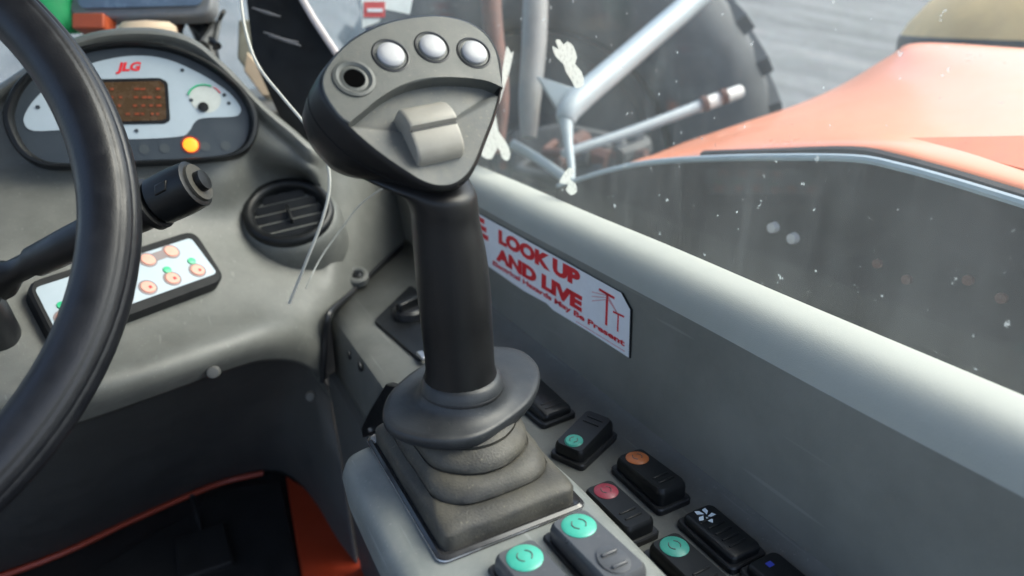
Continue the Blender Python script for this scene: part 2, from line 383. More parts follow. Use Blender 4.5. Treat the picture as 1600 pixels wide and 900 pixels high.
for px, tp, cb, md, lp, fr, un in D_:
    c0 = C(px, tp, -3.0)
    rows[0].append(c0 + Vector((0, 9, -2))); rows[1].append(c0 + Vector((0, 3, .3)))
    rows[2].append(C(px, tp + 6, -1.0)); rows[3].append(C(px, tp + 26, -1.7))
    rows[4].append(C(px, (tp + cb) / 2 + 10, -2.2))
    pc = C(px, cb, -1.6)
    rows[5].append(pc if px < 380 else (pc + K(px, cb, -1.6)) / 2)
    rows[6].append(K(px, md, -1.5)); rows[7].append(K(px, lp, -1.0))
    rows[8].append(PY(px, *fr))
rows.append([PY(d[0], *d[6]) for d in D_])
# right hand part: up to the seam with the side console
SEAM = [(515, 487, 63.0), (545, 460, 63), (575, 432, 63), (610, 399, 63), (641, 372, 63.2), (648, 352, 64)]
for i, (px, py, z) in enumerate(SEAM):
    s = PZ(px, py, z)
    tp = 243 + i * 11
    top = PY(px, tp, 88 + i * 3.0)
    rows[0].append(top + Vector((0, 9, -2))); rows[1].append(top + Vector((0, 3, .2)))
    rows[2].append(top); 
    for k, f in ((3, .12), (4, .3), (5, .5), (6, .72), (7, .94)): rows[k].append(top.lerp(s, f))
    rows[8].append(s + Vector((-.3, -.3, -1.2)) if i == 0 else s + Vector((0, -.3, -1.0)))
    rows[9].append(PY(505, 592, 71.4) if i == 0 else s + Vector((0, .2, -8)))
dsh = obj('dash_moulding', smooth_grid(rows, 5), grey, dash, smooth=60, solid=-.3)
# knee panel: dark concave panel from the lip down to the floor
KP = [(-260, 715, 60), (-130, 705, 60), (-20, 690, 60.5), (100, 662, 61), (200, 629, 62), (290, 597, 63.5), (350, 575, 65), (410, 560, 67), (455, 561, 69.5), (484, 575, 71.2), (503, 600, 72), (524, 628, 72.6)]
KB = [(-260, 960, 96), (-130, 930, 97), (-20, 905, 97), (100, 862, 97.5), (200, 815, 98), (290, 775, 98), (350, 752, 98.5), (410, 738, 98), (450, 745, 95), (490, 790, 88), (528, 855, 80), (560, 900, 79)]
r0 = [PY(*a) + Vector((0, .5, .3)) for a in KP]; rb = [PZ(a[0], a[1], FZ) for a in KB]
r1 = [a + Vector((0, 2.2, -2.2)) for a in r0]; 
r2 = [a.lerp(b, .35) + Vector((0, 1.5, 0)) for a, b in zip(r0, rb)]; r3 = [a.lerp(b, .75) + Vector((0, 1, 0)) for a, b in zip(r0, rb)]
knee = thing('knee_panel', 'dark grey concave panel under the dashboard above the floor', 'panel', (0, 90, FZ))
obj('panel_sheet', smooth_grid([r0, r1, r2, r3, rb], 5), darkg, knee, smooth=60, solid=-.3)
obj('panel_edge', tube([a + Vector((0, -.5, -.1)) for a in r0], .28, 8, 5), grey, knee)
obj('red_sill_strip', tube([b + Vector((0, -1.5, .9)) for b in rb[:8]], .45, 6, 4), redpaint, knee)
for i, (px, py, y) in enumerate(((333, 582, 60.8), (485, 620, 70.0))):
    c = PY(px, py, y); obj('panel_screw', lathe(c, Vector((-.2, -1, .45)), [(0, -.6), (.6, -.6), (.62, 0), (.5, .25), (.3, .3), (0, .28)], 20), darkg, knee)
# lower side panel seam screws
# ------------------------------------------------------------------ instrument cluster
cl = thing('instrument_cluster', 'half moon instrument cluster with pale grey face and lit amber lamp', 'gauge cluster', C(200, 200))
out = [(5, 192), (9, 160), (30, 124), (70, 94), (120, 75), (180, 65), (235, 66), (290, 79), (340, 104), (380, 138), (401, 172), (403, 205), (390, 232), (360, 247), (300, 253), (200, 258), (110, 262), (60, 258), (25, 235)]
oo = catmull([C(*q) for q in out], 4, True)
cc = sum(oo, Vector()) / len(oo)
def sc_(ring, f, off): return [cc + (p - cc) * f + CN * off for p in ring]
obj('bezel', loft([sc_(oo, 1.0, -3.5), sc_(oo, 1.0, .2), sc_(oo, .985, .5), sc_(oo, .955, .55), sc_(oo, .935, .3), sc_(oo, .925, -.3), sc_(oo, .92, -1.0)], True, False), blackg, cl, smooth=50)
lowm = mat('cluster_lower_face', (.035, .045, .055), .35, var=.1)
obj('backing_plate', prism(sc_(oo, .95, -.5), CN, .5), lowm, cl, smooth=30)
fo = [(36, 190), (40, 172), (58, 148), (95, 118), (145, 96), (208, 85), (262, 91), (318, 116), (358, 143), (376, 166), (374, 177), (362, 181), (318, 183), (304, 190), (296, 203), (280, 212), (208, 216), (150, 214), (110, 202), (52, 203)]
obj('face_plate', prism(catmull([C(*q, -.42) for q in fo], 4, True), CN, .15), paleface, cl, smooth=30)
lo = quad_round([C(120, 123, -.36), C(250, 120, -.36), C(262, 127, -.36), C(266, 187, -.36), C(258, 192, -.36), C(120, 195, -.36)], .3)
obj('display_surround', prism(lo, CN, .2), blackg, cl)
lo2 = quad_round([C(126, 128, -.3), C(250, 125, -.3), C(257, 131, -.3), C(260, 184, -.3), C(253, 187, -.3), C(126, 190, -.3)], .2)
dsp = obj('display', prism(lo2, CN, .1), lcd, cl)
seg = mat('lcd_segments', (.26, .05, .012), .4, var=.3, vs=90)
for i in range(7):
    for j in range(4):
        if random.random() < .75: obj('segment', box(C(176 + i * 12 + random.uniform(-2, 2), 138 + j * 13, -.25), XA, CN.cross(XA), CN, random.uniform(.2, .5), .22, .04), seg, dsp)
text('JLG', 'lettering', C(177, 96, -.4), XA, (ZA - CN * ZA.dot(CN)).normalized(), 2.5, .85, red, cl, bold=.05, shear=.35, nrm=CN)
obj('warning_lamp', lathe(C(298, 225, -.5), CN, [(0, -.2), (.78, -.2), (.72, .2), (.35, .3), (0, .3)]), lamp, cl)
obj('lamp_ring', lathe(C(298, 225, -.5), CN, [(.95, -.2), (.95, .06), (.8, .06), (.8, -.2)]), mat('lamp_ring_red', (.25, .03, .01), .4), cl)
obj('gauge_hub', lathe(C(318, 166, -.4), CN, [(0, -.2), (.55, -.2), (.5, .2), (0, .25)]), blackg, cl)
obj('gauge_dial', lathe(C(321, 152, -.5), CN, [(0, -.1), (1.55, -.1), (1.55, .11), (0, .12)]), mat('dial_print', (.5, .53, .5), .4), cl)
for k, (a0, a1, mm) in enumerate(((60, 160, greenl), (20, 52, red))):
    cg = C(321, 153, -.36); u = XA; v = CN.cross(XA)
    v = v if v.z > 0 else -v
    arc = [cg + u * 1.7 * math.cos(R(a0 + (a1 - a0) * i / 10)) + v * 1.5 * math.sin(R(a0 + (a1 - a0) * i / 10)) for i in range(11)]
    obj('dial_arc', tube(arc, .1 if k == 0 else .06, 6, 1), mm, cl)
for q in ((351, 147), (299, 155), (58, 166), (213, 203), (285, 108), (358, 160)): obj('print_mark', lathe(C(*q, -.4), CN, [(0, 0), (.2, 0), (.2, .05), (0, .05)], 10), lowm, cl)
for i in range(5): obj('telltale', lathe(C(225 + i * 32 if i != 2 else 262, 232 - i * 1.5, -.5), CN, [(0, 0), (.5, 0), (.5, .05), (0, .05)], 16), mat('telltale_dark%d' % i, (.05, .06, .065), .4), cl) if i != 2 else None

# ------------------------------------------------------------------ keypad
framem = mat('matt_black_frame', (.012, .013, .014), .65, spec=.25, var=.1)
kp = thing('keypad', 'white keypad with salmon round buttons and green lights in a black frame', 'keypad', K(195, 450))
ko = quad_round([K(36, 447), K(302, 362), K(352, 440), K(84, 542)], 1.4)
obj('frame', loft([[p - KN * 2.8 for p in ko], [p + KN * .25 for p in ko], [K(195, 450) + (p - K(195, 450)) * .97 + KN * .45 for p in ko]]), framem, kp)
ki = quad_round([K(52, 455, .47), K(296, 376, .47), K(337, 431, .47), K(86, 522, .47)], .5)
obj('face_plate', prism(ki, KN, .1), padface, kp)
for q in ((265, 398), (229, 411), (306, 427), (267, 440), (229, 454), (190, 470), (152, 484), (100, 502), (193, 425), (155, 438)):
    obj('button', lathe(K(*q, .47), KN, [(0, -.05), (.68, -.05), (.68, .06), (.6, .16), (0, .2)], 20), salmon, kp)
    obj('button_ring', lathe(K(*q, .47), KN, [(.85, -.05), (.85, .04), (.68, .05), (.68, -.05)], 24), mat('button_ring_grey', (.2, .16, .16), .5) if 'button_ring_grey' not in MATS else MATS['button_ring_grey'], kp)
    if random.random() < .6: obj('button_mark', box(K(q[0] + 3, q[1] + 1, .7), eK, KU, KN, .25, .28, .04), red, kp)
for q in ((297, 413), (259, 427), (95, 483), (182, 457)): obj('status_light', lathe(K(*q, .5), KN, [(0, -.05), (.42, -.05), (.38, .1), (0, .15)], 16), greenl, kp)
obj('dark_bar', box(K(247, 404, .5), eK, KU, KN, 1.5, .95, .04), MATS['button_ring_grey'], kp)

# ------------------------------------------------------------------ air vent
vc = K(441, 346, 1.9); VN = (KN * .9 + Vector((-.25, -.15, .1))).normalized()
VN = Vector((-.15, -.52, .84)).normalized()
ve = thing('air_vent', 'round black air vent with tilting louvres on its grey dashboard pod', 'vent', vc)
obj('pod', lathe(vc, VN, [(6.4, -6), (6.1, -2.4), (5.6, -1.2), (5.25, -.5), (4.9, -.35), (4.6, -.9)], 48), grey, ve, smooth=60)
obj('vent_ring', lathe(vc, VN, [(5.1, -1.5), (5.15, -.2), (4.95, .35), (4.5, .5), (4.05, .3), (3.85, -.4), (3.8, -1.6)], 48), blackg, ve, smooth=60)
obj('vent_cavity', lathe(vc, VN, [(3.9, -2.2), (3.9, -2.0), (0, -2.0)], 32), mat('cavity_black', (.003, .003, .003), .9, spec=0, var=.05), ve)
vu = Vector((1, 0, 0)); vu = (vu - VN * vu.dot(VN)).normalized(); vv = VN.cross(vu)
tl_ = (VN * .5 + vv * .85).normalized()
for i in range(-2, 3):
    h = i * 1.45; wd = 2 * math.sqrt(max(.1, 3.8 ** 2 - h * h))
    obj('louvre', box(vc + vv * h - VN * .7, vu, tl_, vu.cross(tl_), wd, 1.0, .14), blackg, ve, bevel=.04)
obj('louvre_tab', box(vc - VN * .5 - vv * .3, vu, VN, vv, .3, 1.4, 2.4), blackg, ve, bevel=.05)

# ------------------------------------------------------------------ side console
XL = 15.3; ZT = 63.0; XR = 30.9
con = thing('side_console', 'grey plastic side console running beside the driver under the window wall', 'console', (22, 35, ZT))
prof = [(XR + 1.6, ZT + 2.2), (XR + .9, ZT + .9), (XR - .4, ZT + .15), (XR - 2, ZT), (24, ZT), (18, ZT), (XL + 1.2, ZT - .1), (XL + .35, ZT - .6), (XL, ZT - 1.6), (XL - .1, 56.5), (XL - .15, 55.6), (XL - .9, 55.2), (XL - 1.1, 54.4), (XL - .3, 40), (XL + .6, FZ)]
cr_ = []
for k, y in enumerate([-25, 0, 20, 40, 55, 65, None]):
    ring = []
    for (x, z) in prof:
        if y is None:
            t = min(1, max(0, (x - 15.3) / (32 - 15.3))); ring.append(Vector((x, 71.9 + 21 * t if x > XL else 71.6, z)))
        else:
            ring.append(Vector((x, y, z)))
    cr_.append(ring)
obj('console_shell', grid([q[:11] for q in cr_]), grey, con, smooth=40, solid=-.3)
obj('lower_panel', grid([q[11:] if False else [q[10] + Vector((.15, 0, -.02))] + q[11:] for q in cr_]), darkg, con, smooth=40)
# the black gap along the seam between console and dashboard
sm = [PY(504, 597, 71.6), PY(506, 560, 71.6), PY(508, 525, 71.7), PZ(512, 497, ZT - .3) , PZ(519, 484, ZT + .05), PZ(545, 461, ZT + .05), PZ(575, 433, ZT + .05), PZ(610, 400, ZT + .05), PZ(641, 373, ZT + .05)]
obj('seam_gap', tube([push(q, -2.0 if i_ < 5 else -.6) for i_, q in enumerate(sm)], [.3, .42, .42, .4, .35, .35, .35], 8, 4), black, con)
for q, r_ in (((545, 555), .5), ((562, 573), .5)): obj('plug_hole', lathe(PX(*q, XL - .12), -XA, [(0, -.1), (r_, -.1), (r_, .06), (0, .05)], 14), black, con)
obj('plug_hole', lathe(PY(490, 566, 70.2), Vector((-.5, -.9, .1)), [(0, -.1), (.42, -.1), (.42, .08), (0, .05)], 14), black, con)
c = PZ(558, 430, 64.6); obj('fixing_washer', lathe(c, Vector((-.1, -.4, .9)), [(1.45, -.8), (1.4, .1), (1.1, .3), (.8, .2), (.7, -.3), (0, -.3)], 24), grey, con); obj('fixing_screw', lathe(c, Vector((-.1, -.4, .9)), [(0, -.4), (.7, -.4), (.6, .12), (.25, .2), (0, -.1)], 16), blackg, con)
for q in ((508, 775), (521, 828)): obj('side_screw', lathe(PX(*q, XL - .2), Vector((-1, -.2, .1)), [(0, -.2), (.8, -.2), (.7, .2), (0, .35)], 16), silver, con)
# orange red painted frame beside the foot well
fr = [PZ(*q, FZ + 2) for q in ((446, 742), (478, 762), (534, 835), (600, 925), (640, 990), (500, 990), (475, 920), (462, 840))]
tag(obj('floor_frame', prism(fr, ZA, 3), redpaint, smooth=30, bevel=.3, at=fr[0]), 'orange red painted frame ledge on the floor beside the console', 'frame ledge')
obj('floor_mat', prism([PZ(*q, FZ + .8) for q in ((60, 940), (310, 795), (325, 765), (440, 750), (470, 900), (480, 990), (60, 990))], ZA, .8), matm, smooth=30, bevel=.2)
tag(bpy.data.objects['floor_mat'], 'black rubber foot mat on the cab floor, lower left', 'mat')
pdl = thing('foot_pedal', 'dark metal pedal arm standing over the black floor mat', 'pedal', PZ(315, 850, FZ))
obj('pedal_arm', tube([PZ(318, 850, FZ + .8), PZ(308, 805, 24), PY(300, 775, 93)], .35, 8, 4), matm, pdl)
obj('pedal_pad', box(PZ(318, 862, FZ + 1.2), XA, YA, ZA, 7, 9, 1.0), matm, pdl, bevel=.3)

# ------------------------------------------------------------------ side wall with sill
wall = thing('side_wall_panel', 'grey plastic wall panel with pale rounded sill under the side window', 'wall panel', (32, 35, ZT))
wp = [(XR + .6, ZT - 3), (XR + .8, ZT + .6), (XR + 1.0, ZT + 2), (31.95, ZT + 4.6), (32.1, 69), (32.1, 73.4), (32.15, 74.6), (32.35, 75.6), (32.75, 76.4), (33.4, 77.0), (34.2, 77.3), (35.4, 77.35), (36.6, 77.2), (37.2, 76.9), (37.45, 76.2), (37.5, 60)]
wr = []
for k in range(30):
    y = -25 + 149 * k / 29
    wr.append([Vector((x + .05 * math.sin(y * .3 + z), y, z + .04 * math.sin(y * .21))) for x, z in wp])
obj('wall_shell', grid([q[:7] for q in wr]), greyw, wall, smooth=60, sub=1)
sillm = mat('sill_dusty_plastic', (.36, .37, .335), .6, spec=.3, var=.06, vs=9, bump=.3, bs=1500, dust=.3, dustc=(.42, .43, .4), ds=14)  # skylight on the sill top put into a paler base, with dust specks
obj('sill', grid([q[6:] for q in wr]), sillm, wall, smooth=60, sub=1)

# ------------------------------------------------------------------ windows
sw = tag(obj('side_window', box((37.9, 49, 112), XA, YA, ZA, .4, 142, 76), glass_side, smooth=0, at=(37.9, 39, 74)), 'dirty clear side window above the pale grey sill', 'window')
WY = 124
fwn = (YA * -.9 + ZA * .43).normalized()
sww = tag(obj('windscreen', box((-15, WY - 2, 112), XA, Vector((0, .1, 1)).normalized(), Vector((0, 1, -.1)).normalized(), 104, 70, .5), glass_front, smooth=0, at=(-15, WY - 2, 76)), 'hazy windscreen pane behind the instrument hood', 'windscreen')

# ------------------------------------------------------------------ warning sticker on the wall
SX = 31.9
def S(px, py, off=0): return PX(px, py, SX - off)
st = thing('warning_sticker', 'white sticker with red LOOK UP AND LIVE lettering on the wall', 'sticker', S(870, 450))
tr, br, tl2, bl = S(975, 457), S(983, 560), S(745, 333), S(752, 402)
topz = 73.95; botz = 68.5
yR = S(985, 500).y
def SB_(px, py): p = S(px, py); p.x = SX; return p
bp_ = [Vector((SX, yR + 1.3, topz)), Vector((SX, yR, topz - 1.0)), SB_(984, 560), SB_(920, 518), SB_(866, 485), SB_(855, 474), SB_(820, 455), SB_(765, 417), Vector((SX, yR + 37, 68.6)), Vector((SX, yR + 37, topz))]
obj('backing', prism(bp_, -XA, .14), blackg, st, smooth=0)
bq = [p + Vector((-.02, .12, 0)) for p in bp_]; bq[2] += Vector((0, 0, .04))
obj('label_sheet', prism([p + Vector((-.03, 0, 0)) for p in bq], -XA, .04), white, st, smooth=0)
def stext(s, b0, b1, ht, bold=.065):          # baseline from b0 to b1
    a, b = S(*b0), S(*b1); ux = (b - a).normalized()
    return text(s, 'lettering', a + ZA * ht + XA * -.05, ux, ZA, (b - a).length, ht, red, st, bold=bold, nrm=-XA, lift=.03)
h1 = S(906, 424).z - S(906, 447).z
stext('LOOK UP', (780, 378), (907, 448), h1 * 1.02)
stext('AND LIVE', (776, 404), (910, 486), h1 * 1.0)
stext('Electrical Hazards May Be Present', (771, 413), (977, 541), .52, bold=.04)
pk = mat('faint_pink_print', (.7, .35, .38), .5)
def sbox(a, b, wdt, m=red): 
    A, B = S(*a, .07), S(*b, .07); d = (B - A); L_ = d.length; d.normalize()
    return obj('pole_icon', box((A + B) / 2, d, d.cross(XA), XA, L_, wdt, .03), m, st, smooth=0)
sbox((949, 459), (947, 508), .28); sbox((936, 452), (960, 466), .22); sbox((966, 490), (965, 518), .16); sbox((958, 487), (975, 495), .16)
for k in range(3): sbox((925, 456 + k * 7), (949, 462 + k * 3), .07, pk); sbox((950, 462 + k * 3), (966, 492), .05, pk)
sbox((976, 549), (900, 502), .06, pk)
for q in ((750, 343), (753, 356), (756, 369)): obj('hazard_mark', box(S(*q, .07), YA, ZA, XA, 2.2, .55, .03), red, st, smooth=0)

# ------------------------------------------------------------------ switches on the side console
swg = 'rocker switches along the side console'
def rocker(label, c, ang, ln, wd, h, lens, lens_end=-1, tilt=6, group=swg, icon=None, body=None, flat=False, lr=.9, ribs=2, base_h=.5):
    # c: base centre on the console, ang: direction of the long axis in plan (0 = +Y), lens at end -1 (far) / +1 (near)
    t = thing('rocker_switch', label, 'switch', c, group)
    v = Vector((math.sin(R(ang)), math.cos(R(ang)), 0)); u = Vector((v.y, -v.x, 0)); c = Vector(c)
    body = body or blackg
    obj('switch_bezel', loft([rrect(c - ZA * .4, u, v, wd + .5, ln + .5, .35), rrect(c + ZA * base_h * .8, u, v, wd + .5, ln + .5, .35), rrect(c + ZA * base_h, u, v, wd + .35, ln + .35, .3)]), black, t)
    v2 = (v * math.cos(R(tilt)) + ZA * math.sin(R(tilt))).normalized(); n2 = u.cross(v2)
    c2 = c + ZA * base_h
    rings = []
    for f, hh, g in ((1, -.5, 1), (1, h * .6, 1), (.96, h * .85, .97), (.86, h, .93)):
        rings.append(rrect(c2 + n2 * hh, u, v2, wd * f, ln * g, .45 * f))
    rk = obj('rocker', loft(rings), body, t, smooth=40)
    pos = c2 + n2 * h - v2 * lens_end * (ln * .5 - lr - .25)
    if lens: 
        le = obj('lens', lathe(pos, n2, [(0, -.2), (lr, -.2), (lr, .03), (lr * .85, .12), (0, .14)], 28), lens, t)
        obj('lens_mark', join(*[tube([pos + n2 * .14 + u * (lr * .42 * math.cos(R(a_)) * q_) + v2 * (lr * .42 * math.sin(R(a_))) for a_ in (-60, -20, 20, 60)], .035, 5, 2) for q_ in (-1, 1)]), darkg, le)
    if icon == 'fan':
        for k in range(5):
            a = R(72 * k + 15); d = u * math.cos(a) + v2 * math.sin(a); e = n2.cross(d)
            V = [pos + d * .15 + n2 * .03, pos + d * .5 + e * .12 + n2 * .03, pos + d * .62 + e * .42 + n2 * .03, pos + d * .3 + e * .45 + n2 * .03]
            obj('fan_icon', prism(V, n2, .03), iconw, t, smooth=0)
    if icon == 'blue': obj('icon_mark', box(pos, u, v2, n2, .45, .35, .05), blueicon, t)
    for k in range(ribs):
        p = c2 + n2 * (h + .02) + v2 * lens_end * (ln * .5 - .9 - k * .62)
        obj('grip_rib', box(p, u, v2, n2, wd * .55, .14, .12), body, t, bevel=.04)
    return t
def mid(a, b, z): return (PZ(*a, z) + PZ(*b, z)) / 2
# outer row, beside the wall
c = PZ(838, 632, ZT); rocker('plain black rocker switch half hidden behind the joystick skirt', (c.x, c.y, ZT), -4, 6.6, 3.0, .9, None, ribs=2)
c = PZ(913, 699, ZT); rocker('black rocker switch with green dot seen just right of the boot', (c.x, c.y, ZT), 66, 5.0, 2.6, 1.2, teal, lens_end=1, tilt=6, lr=.72)
c = PZ(1015, 757, ZT + .2); rocker('black rocker switch with an orange dot next to the wall', (c.x, c.y, ZT), 0, 5.2, 2.5, 1.1, orangel, tilt=-4, lr=.85)
c = PZ(1125, 842, ZT + .2); rocker('black switch with white fan symbol and ribbed half', (c.x, c.y, ZT), 0, 4.6, 2.6, .5, None, icon='fan', ribs=5, tilt=0, lr=.6)
c = PZ(1232, 925, ZT + .2); rocker('dark switch with blue mark at the lower edge of the photo', (c.x, c.y, ZT), 0, 4.6, 2.6, .5, None, icon='blue', tilt=0, lr=.5)
# inner row
c = PZ(965, 808, ZT + .2); rocker('black rocker switch with a dull red dot partly behind the pod', (c.x, c.y, ZT), 0, 5.0, 2.4, .9, redl, tilt=-2, lr=.85)
c = PZ(1075, 900, ZT + .2); rocker('black rocker switch with hatched teal dot beside the pod', (c.x, c.y, ZT), 0, 5.0, 2.4, .9, teal, tilt=-2, lr=.9)

# rotary switch panel
ks = thing('rotary_switch', 'black rotary key switch on square plate behind the joystick grip', 'switch', PZ(640, 505, ZT))
kq = [PZ(*q, ZT + .35) for q in ((584, 500), (641, 445), (722, 505), (657, 563))]
obj('switch_plate', prism(quad_round(kq, .8), ZA, .8), blackg, ks, bevel=.08)
kc = PZ(640, 492, ZT + .4)
obj('knob', lathe(kc, ZA, [(0, 0), (1.9, 0), (1.85, .7), (1.5, 1.0), (0, 1.05)], 28), black, ks)
obj('knob_handle', box(kc + ZA * 1.4, Vector((.9, .4, 0)).normalized(), Vector((-.4, .9, 0)).normalized(), ZA, 3.4, .9, 1.1), blackg, ks, bevel=.2)
obj('white_mark', box(PZ(631, 474, ZT + .45), XA, YA, ZA, .8, .9, .05), white, ks)
obj('metal_catch', box(PZ(660, 556, ZT + .7), XA, YA, ZA, .7, 1.6, .4), silver, ks, bevel=.1)
lv = thing('latch_lever', 'small black latch lever sticking out left of the joystick skirt', 'latch', PX(585, 650, 13))
cq = [PX(*q, 13.2) for q in ((602, 600), (618, 604), (596, 672), (566, 684), (564, 668), (578, 640))]
obj('lever_plate', prism(cq, -XA, .7), blackg, lv, bevel=.12)
obj('lever_pin', lathe(PX(578, 672, 13.1), -XA, [(0, -.1), (.22, -.1), (.2, .15), (0, .18)], 12), silver, lv)

# ------------------------------------------------------------------ armrest pod
PT = 67.6
pod = thing('control_pod', 'light grey raised control pod carrying the joystick', 'control pod', (14, 26, PT - 4))
po = quad_round([Vector((7.3, -6, PT)), Vector((7.6, 39.2, PT)), Vector((19.5, 39.2, PT)), Vector((20.7, 30, PT)), Vector((20.6, -6, PT))], 2.2, 6)
pcn = Vector((14, 18, PT))
def pr(inset, z):
    out = []
    for p in po:
        d = Vector((max(-1, min(1, (p.x - 14) / 6.4)), max(-1, min(1, (p.y - 18) / 20.5)), 0))
        out.append(Vector((p.x - d.x * inset, p.y - d.y * inset, z)))
    return out
obj('pod_shell', loft([pr(1.8, PT - 4.6), pr(.2, PT - 3.6), pr(0, PT - 1.4), pr(.25, PT - .55), pr(.7, PT - .15), pr(1.3, PT)]), podm, pod, smooth=50)
# two rockers on the pod
pg = 'rocker switches on the control pod'
podrk = mat('pod_rocker_plastic', (.06, .062, .066), .33, var=.15, vs=60, dust=.25, dustc=(.14, .14, .14))
for (q, lab) in (((905, 817), 'rocker switch with mint dot and oval grip, right one of two on pod'), ((820, 867), 'rocker switch with mint dot at the lower edge, left one of two on pod')):
    p = PZ(*q, PT + 1.5)
    t = rocker(lab, (p.x + .1, p.y - 1.55, PT - .3), -2, 5.6, 2.6, 1.1, mint, tilt=-3, group=pg, lr=.98, body=podrk, ribs=0, base_h=.5)
    cg = Vector((p.x + .1, p.y - 3.0, PT + 1.42))
    obj('grip_oval', loft([ringpts(cg - ZA * .2, ZA, .8, 24, XA, YA, 1.0), ringpts(cg + ZA * .04, ZA, .8, 24, XA, YA, 1.0), ringpts(cg + ZA * .06, ZA, .7, 24, XA, YA, .9)]), MATS['pod_rocker_plastic'], t)
    for s in (-.5, .4): obj('grip_rib', box(cg + Vector((0, s, .12)), XA, YA, ZA, .95, .2, .16), podrk, t, bevel=.06)
# ------------------------------------------------------------------ joystick
SB = P(722, 592, 42.0)
js = thing('joystick', 'tall black joystick with a wide button head on a rubber boot', 'joystick', (SB.x, SB.y, PT))
bc = Vector((14.6, 32.6, PT)); bw, bl_ = 8.6, 12.2
def bring(sx, sy, r, z, cx=0, cy=0, k=8): return rrect(bc + Vector((cx, cy, z)), XA, YA, sx, sy, r, k)
obj('boot_bezel', loft([bring(bw + .9, bl_ + .9, .6, -.1), bring(bw + .9, bl_ + .9, .6, .25), bring(bw + .55, bl_ + .55, .5, .38), bring(bw + .1, bl_ + .1, .4, .25)]), bezelm, js)
obj('boot_bezel_line', loft([bring(bw + .95, bl_ + .95, .6, .1), bring(bw + 1.0, bl_ + 1.0, .6, .16), bring(bw + .95, bl_ + .95, .6, .22)], False, False), silver, js)
sh = Vector((SB.x - bc.x, SB.y - bc.y, 0))
BT = [(0, .6, 0, 0), (0, .7, 1.2, 0), (.15, .85, 1.42, 0), (.5, 1.2, 1.6, 0), (1.05, 1.9, 1.78, .02), (1.2, 2.0, 1.7, .04), (1.02, 2.4, 1.86, .06), (1.0, 2.7, 2.1, .08), (1.25, 3.0, 2.5, .1), (1.75, 3.2, 2.78, .14),
      (1.95, 3.2, 2.7, .16), (1.75, 3.4, 2.9, .2), (1.75, 3.5, 3.15, .25), (2.0, 3.5, 3.5, .3), (2.5, 3.3, 3.78, .4), (2.7, 3.2, 3.7, .42), (2.5, 3.3, 3.92, .48), (2.8, 3.1, 4.15, .7), (3.6, 2.6, 4.2, 1), (4.6, 1.9, 4.2, 1)]
bt = [(bw - a * 1.0, bl_ - a * 1.0 - 3.2 * min(1, a / 2.5) * .9, r_, z_, s_) for a, r_, z_, s_ in BT]
from mathutils import noise as mn_
def even(ring, n_=110):
    L_ = [0]
    for i in range(len(ring)): L_.append(L_[-1] + (ring[(i + 1) % len(ring)] - ring[i]).length)
    out = []; i = 0
    for k in range(n_):
        t_ = L_[-1] * k / n_
        while L_[i + 1] < t_: i += 1
        out.append(ring[i].lerp(ring[(i + 1) % len(ring)], (t_ - L_[i]) / max(1e-9, L_[i + 1] - L_[i])))
    return out
def crk(ring, k_):
    out = []
    for p in even(ring):
        d = Vector((p.x - bc.x, p.y - bc.y, 0)).normalized()
        out.append(p + d * (mn_.noise(p * .4) * .1 * k_ + mn_.noise(p * 1.8) * .03 * k_) + ZA * (mn_.noise(p * .35 + Vector((9, 2, 4))) * .09 * k_))
    return out
obj('boot', loft([crk(bring(sx, sy, min(r, sx / 2 - .01, sy / 2 - .01), z, sh.x * s, sh.y * s), min(1, z)) for sx, sy, r, z, s in bt]), boot, js, smooth=45)
# skirt: saucer flange
sko = [(597, 650), (606, 618), (632, 590), (668, 566), (715, 548), (770, 541), (812, 546), (838, 566), (844, 592), (830, 625), (795, 656), (750, 682), (700, 690), (650, 685), (612, 672)]
SZ = SB.z - 1.6
SKN = (ZA + CAMR * .03).normalized()
so_ = catmull([PP(px, py, Vector((SB.x, SB.y, SZ)), SKN) for px, py in sko], 4, True)
cen = SB.copy()
def skr(f, dz, circ=0, r=2.0):
    out = []
    for i, p in enumerate(so_):
        d = Vector((p.x - cen.x, p.y - cen.y, 0)); b = d.normalized() * r
        e = d.lerp(b, circ); out.append(Vector((cen.x + e.x * f, cen.y + e.y * f, p.z * (1 - circ) + SZ * circ + dz)))
    return out
def skm(m, dz, rad=2.6):
    out = []
    for p in so_:
        d = Vector((p.x - cen.x, p.y - cen.y, 0)); e = d.lerp(d.normalized() * rad, m)
        out.append(Vector((cen.x + e.x, cen.y + e.y, p.z * (1 - m) + SZ * m + dz)))
    return out
obj('skirt', loft([skm(.6, -1.2), skm(.12, -.75), skm(.02, -.5), skm(0, -.22), skm(.015, .0), skm(.06, .1), skm(.2, .16), skm(.4, .24), skm(.62, .38), skm(.8, .6), skm(.93, .9), skm(1, 1.3), skm(1, 1.75, 2.45), skm(1, 2.0, 2.2)]), skirtm, js, smooth=75)
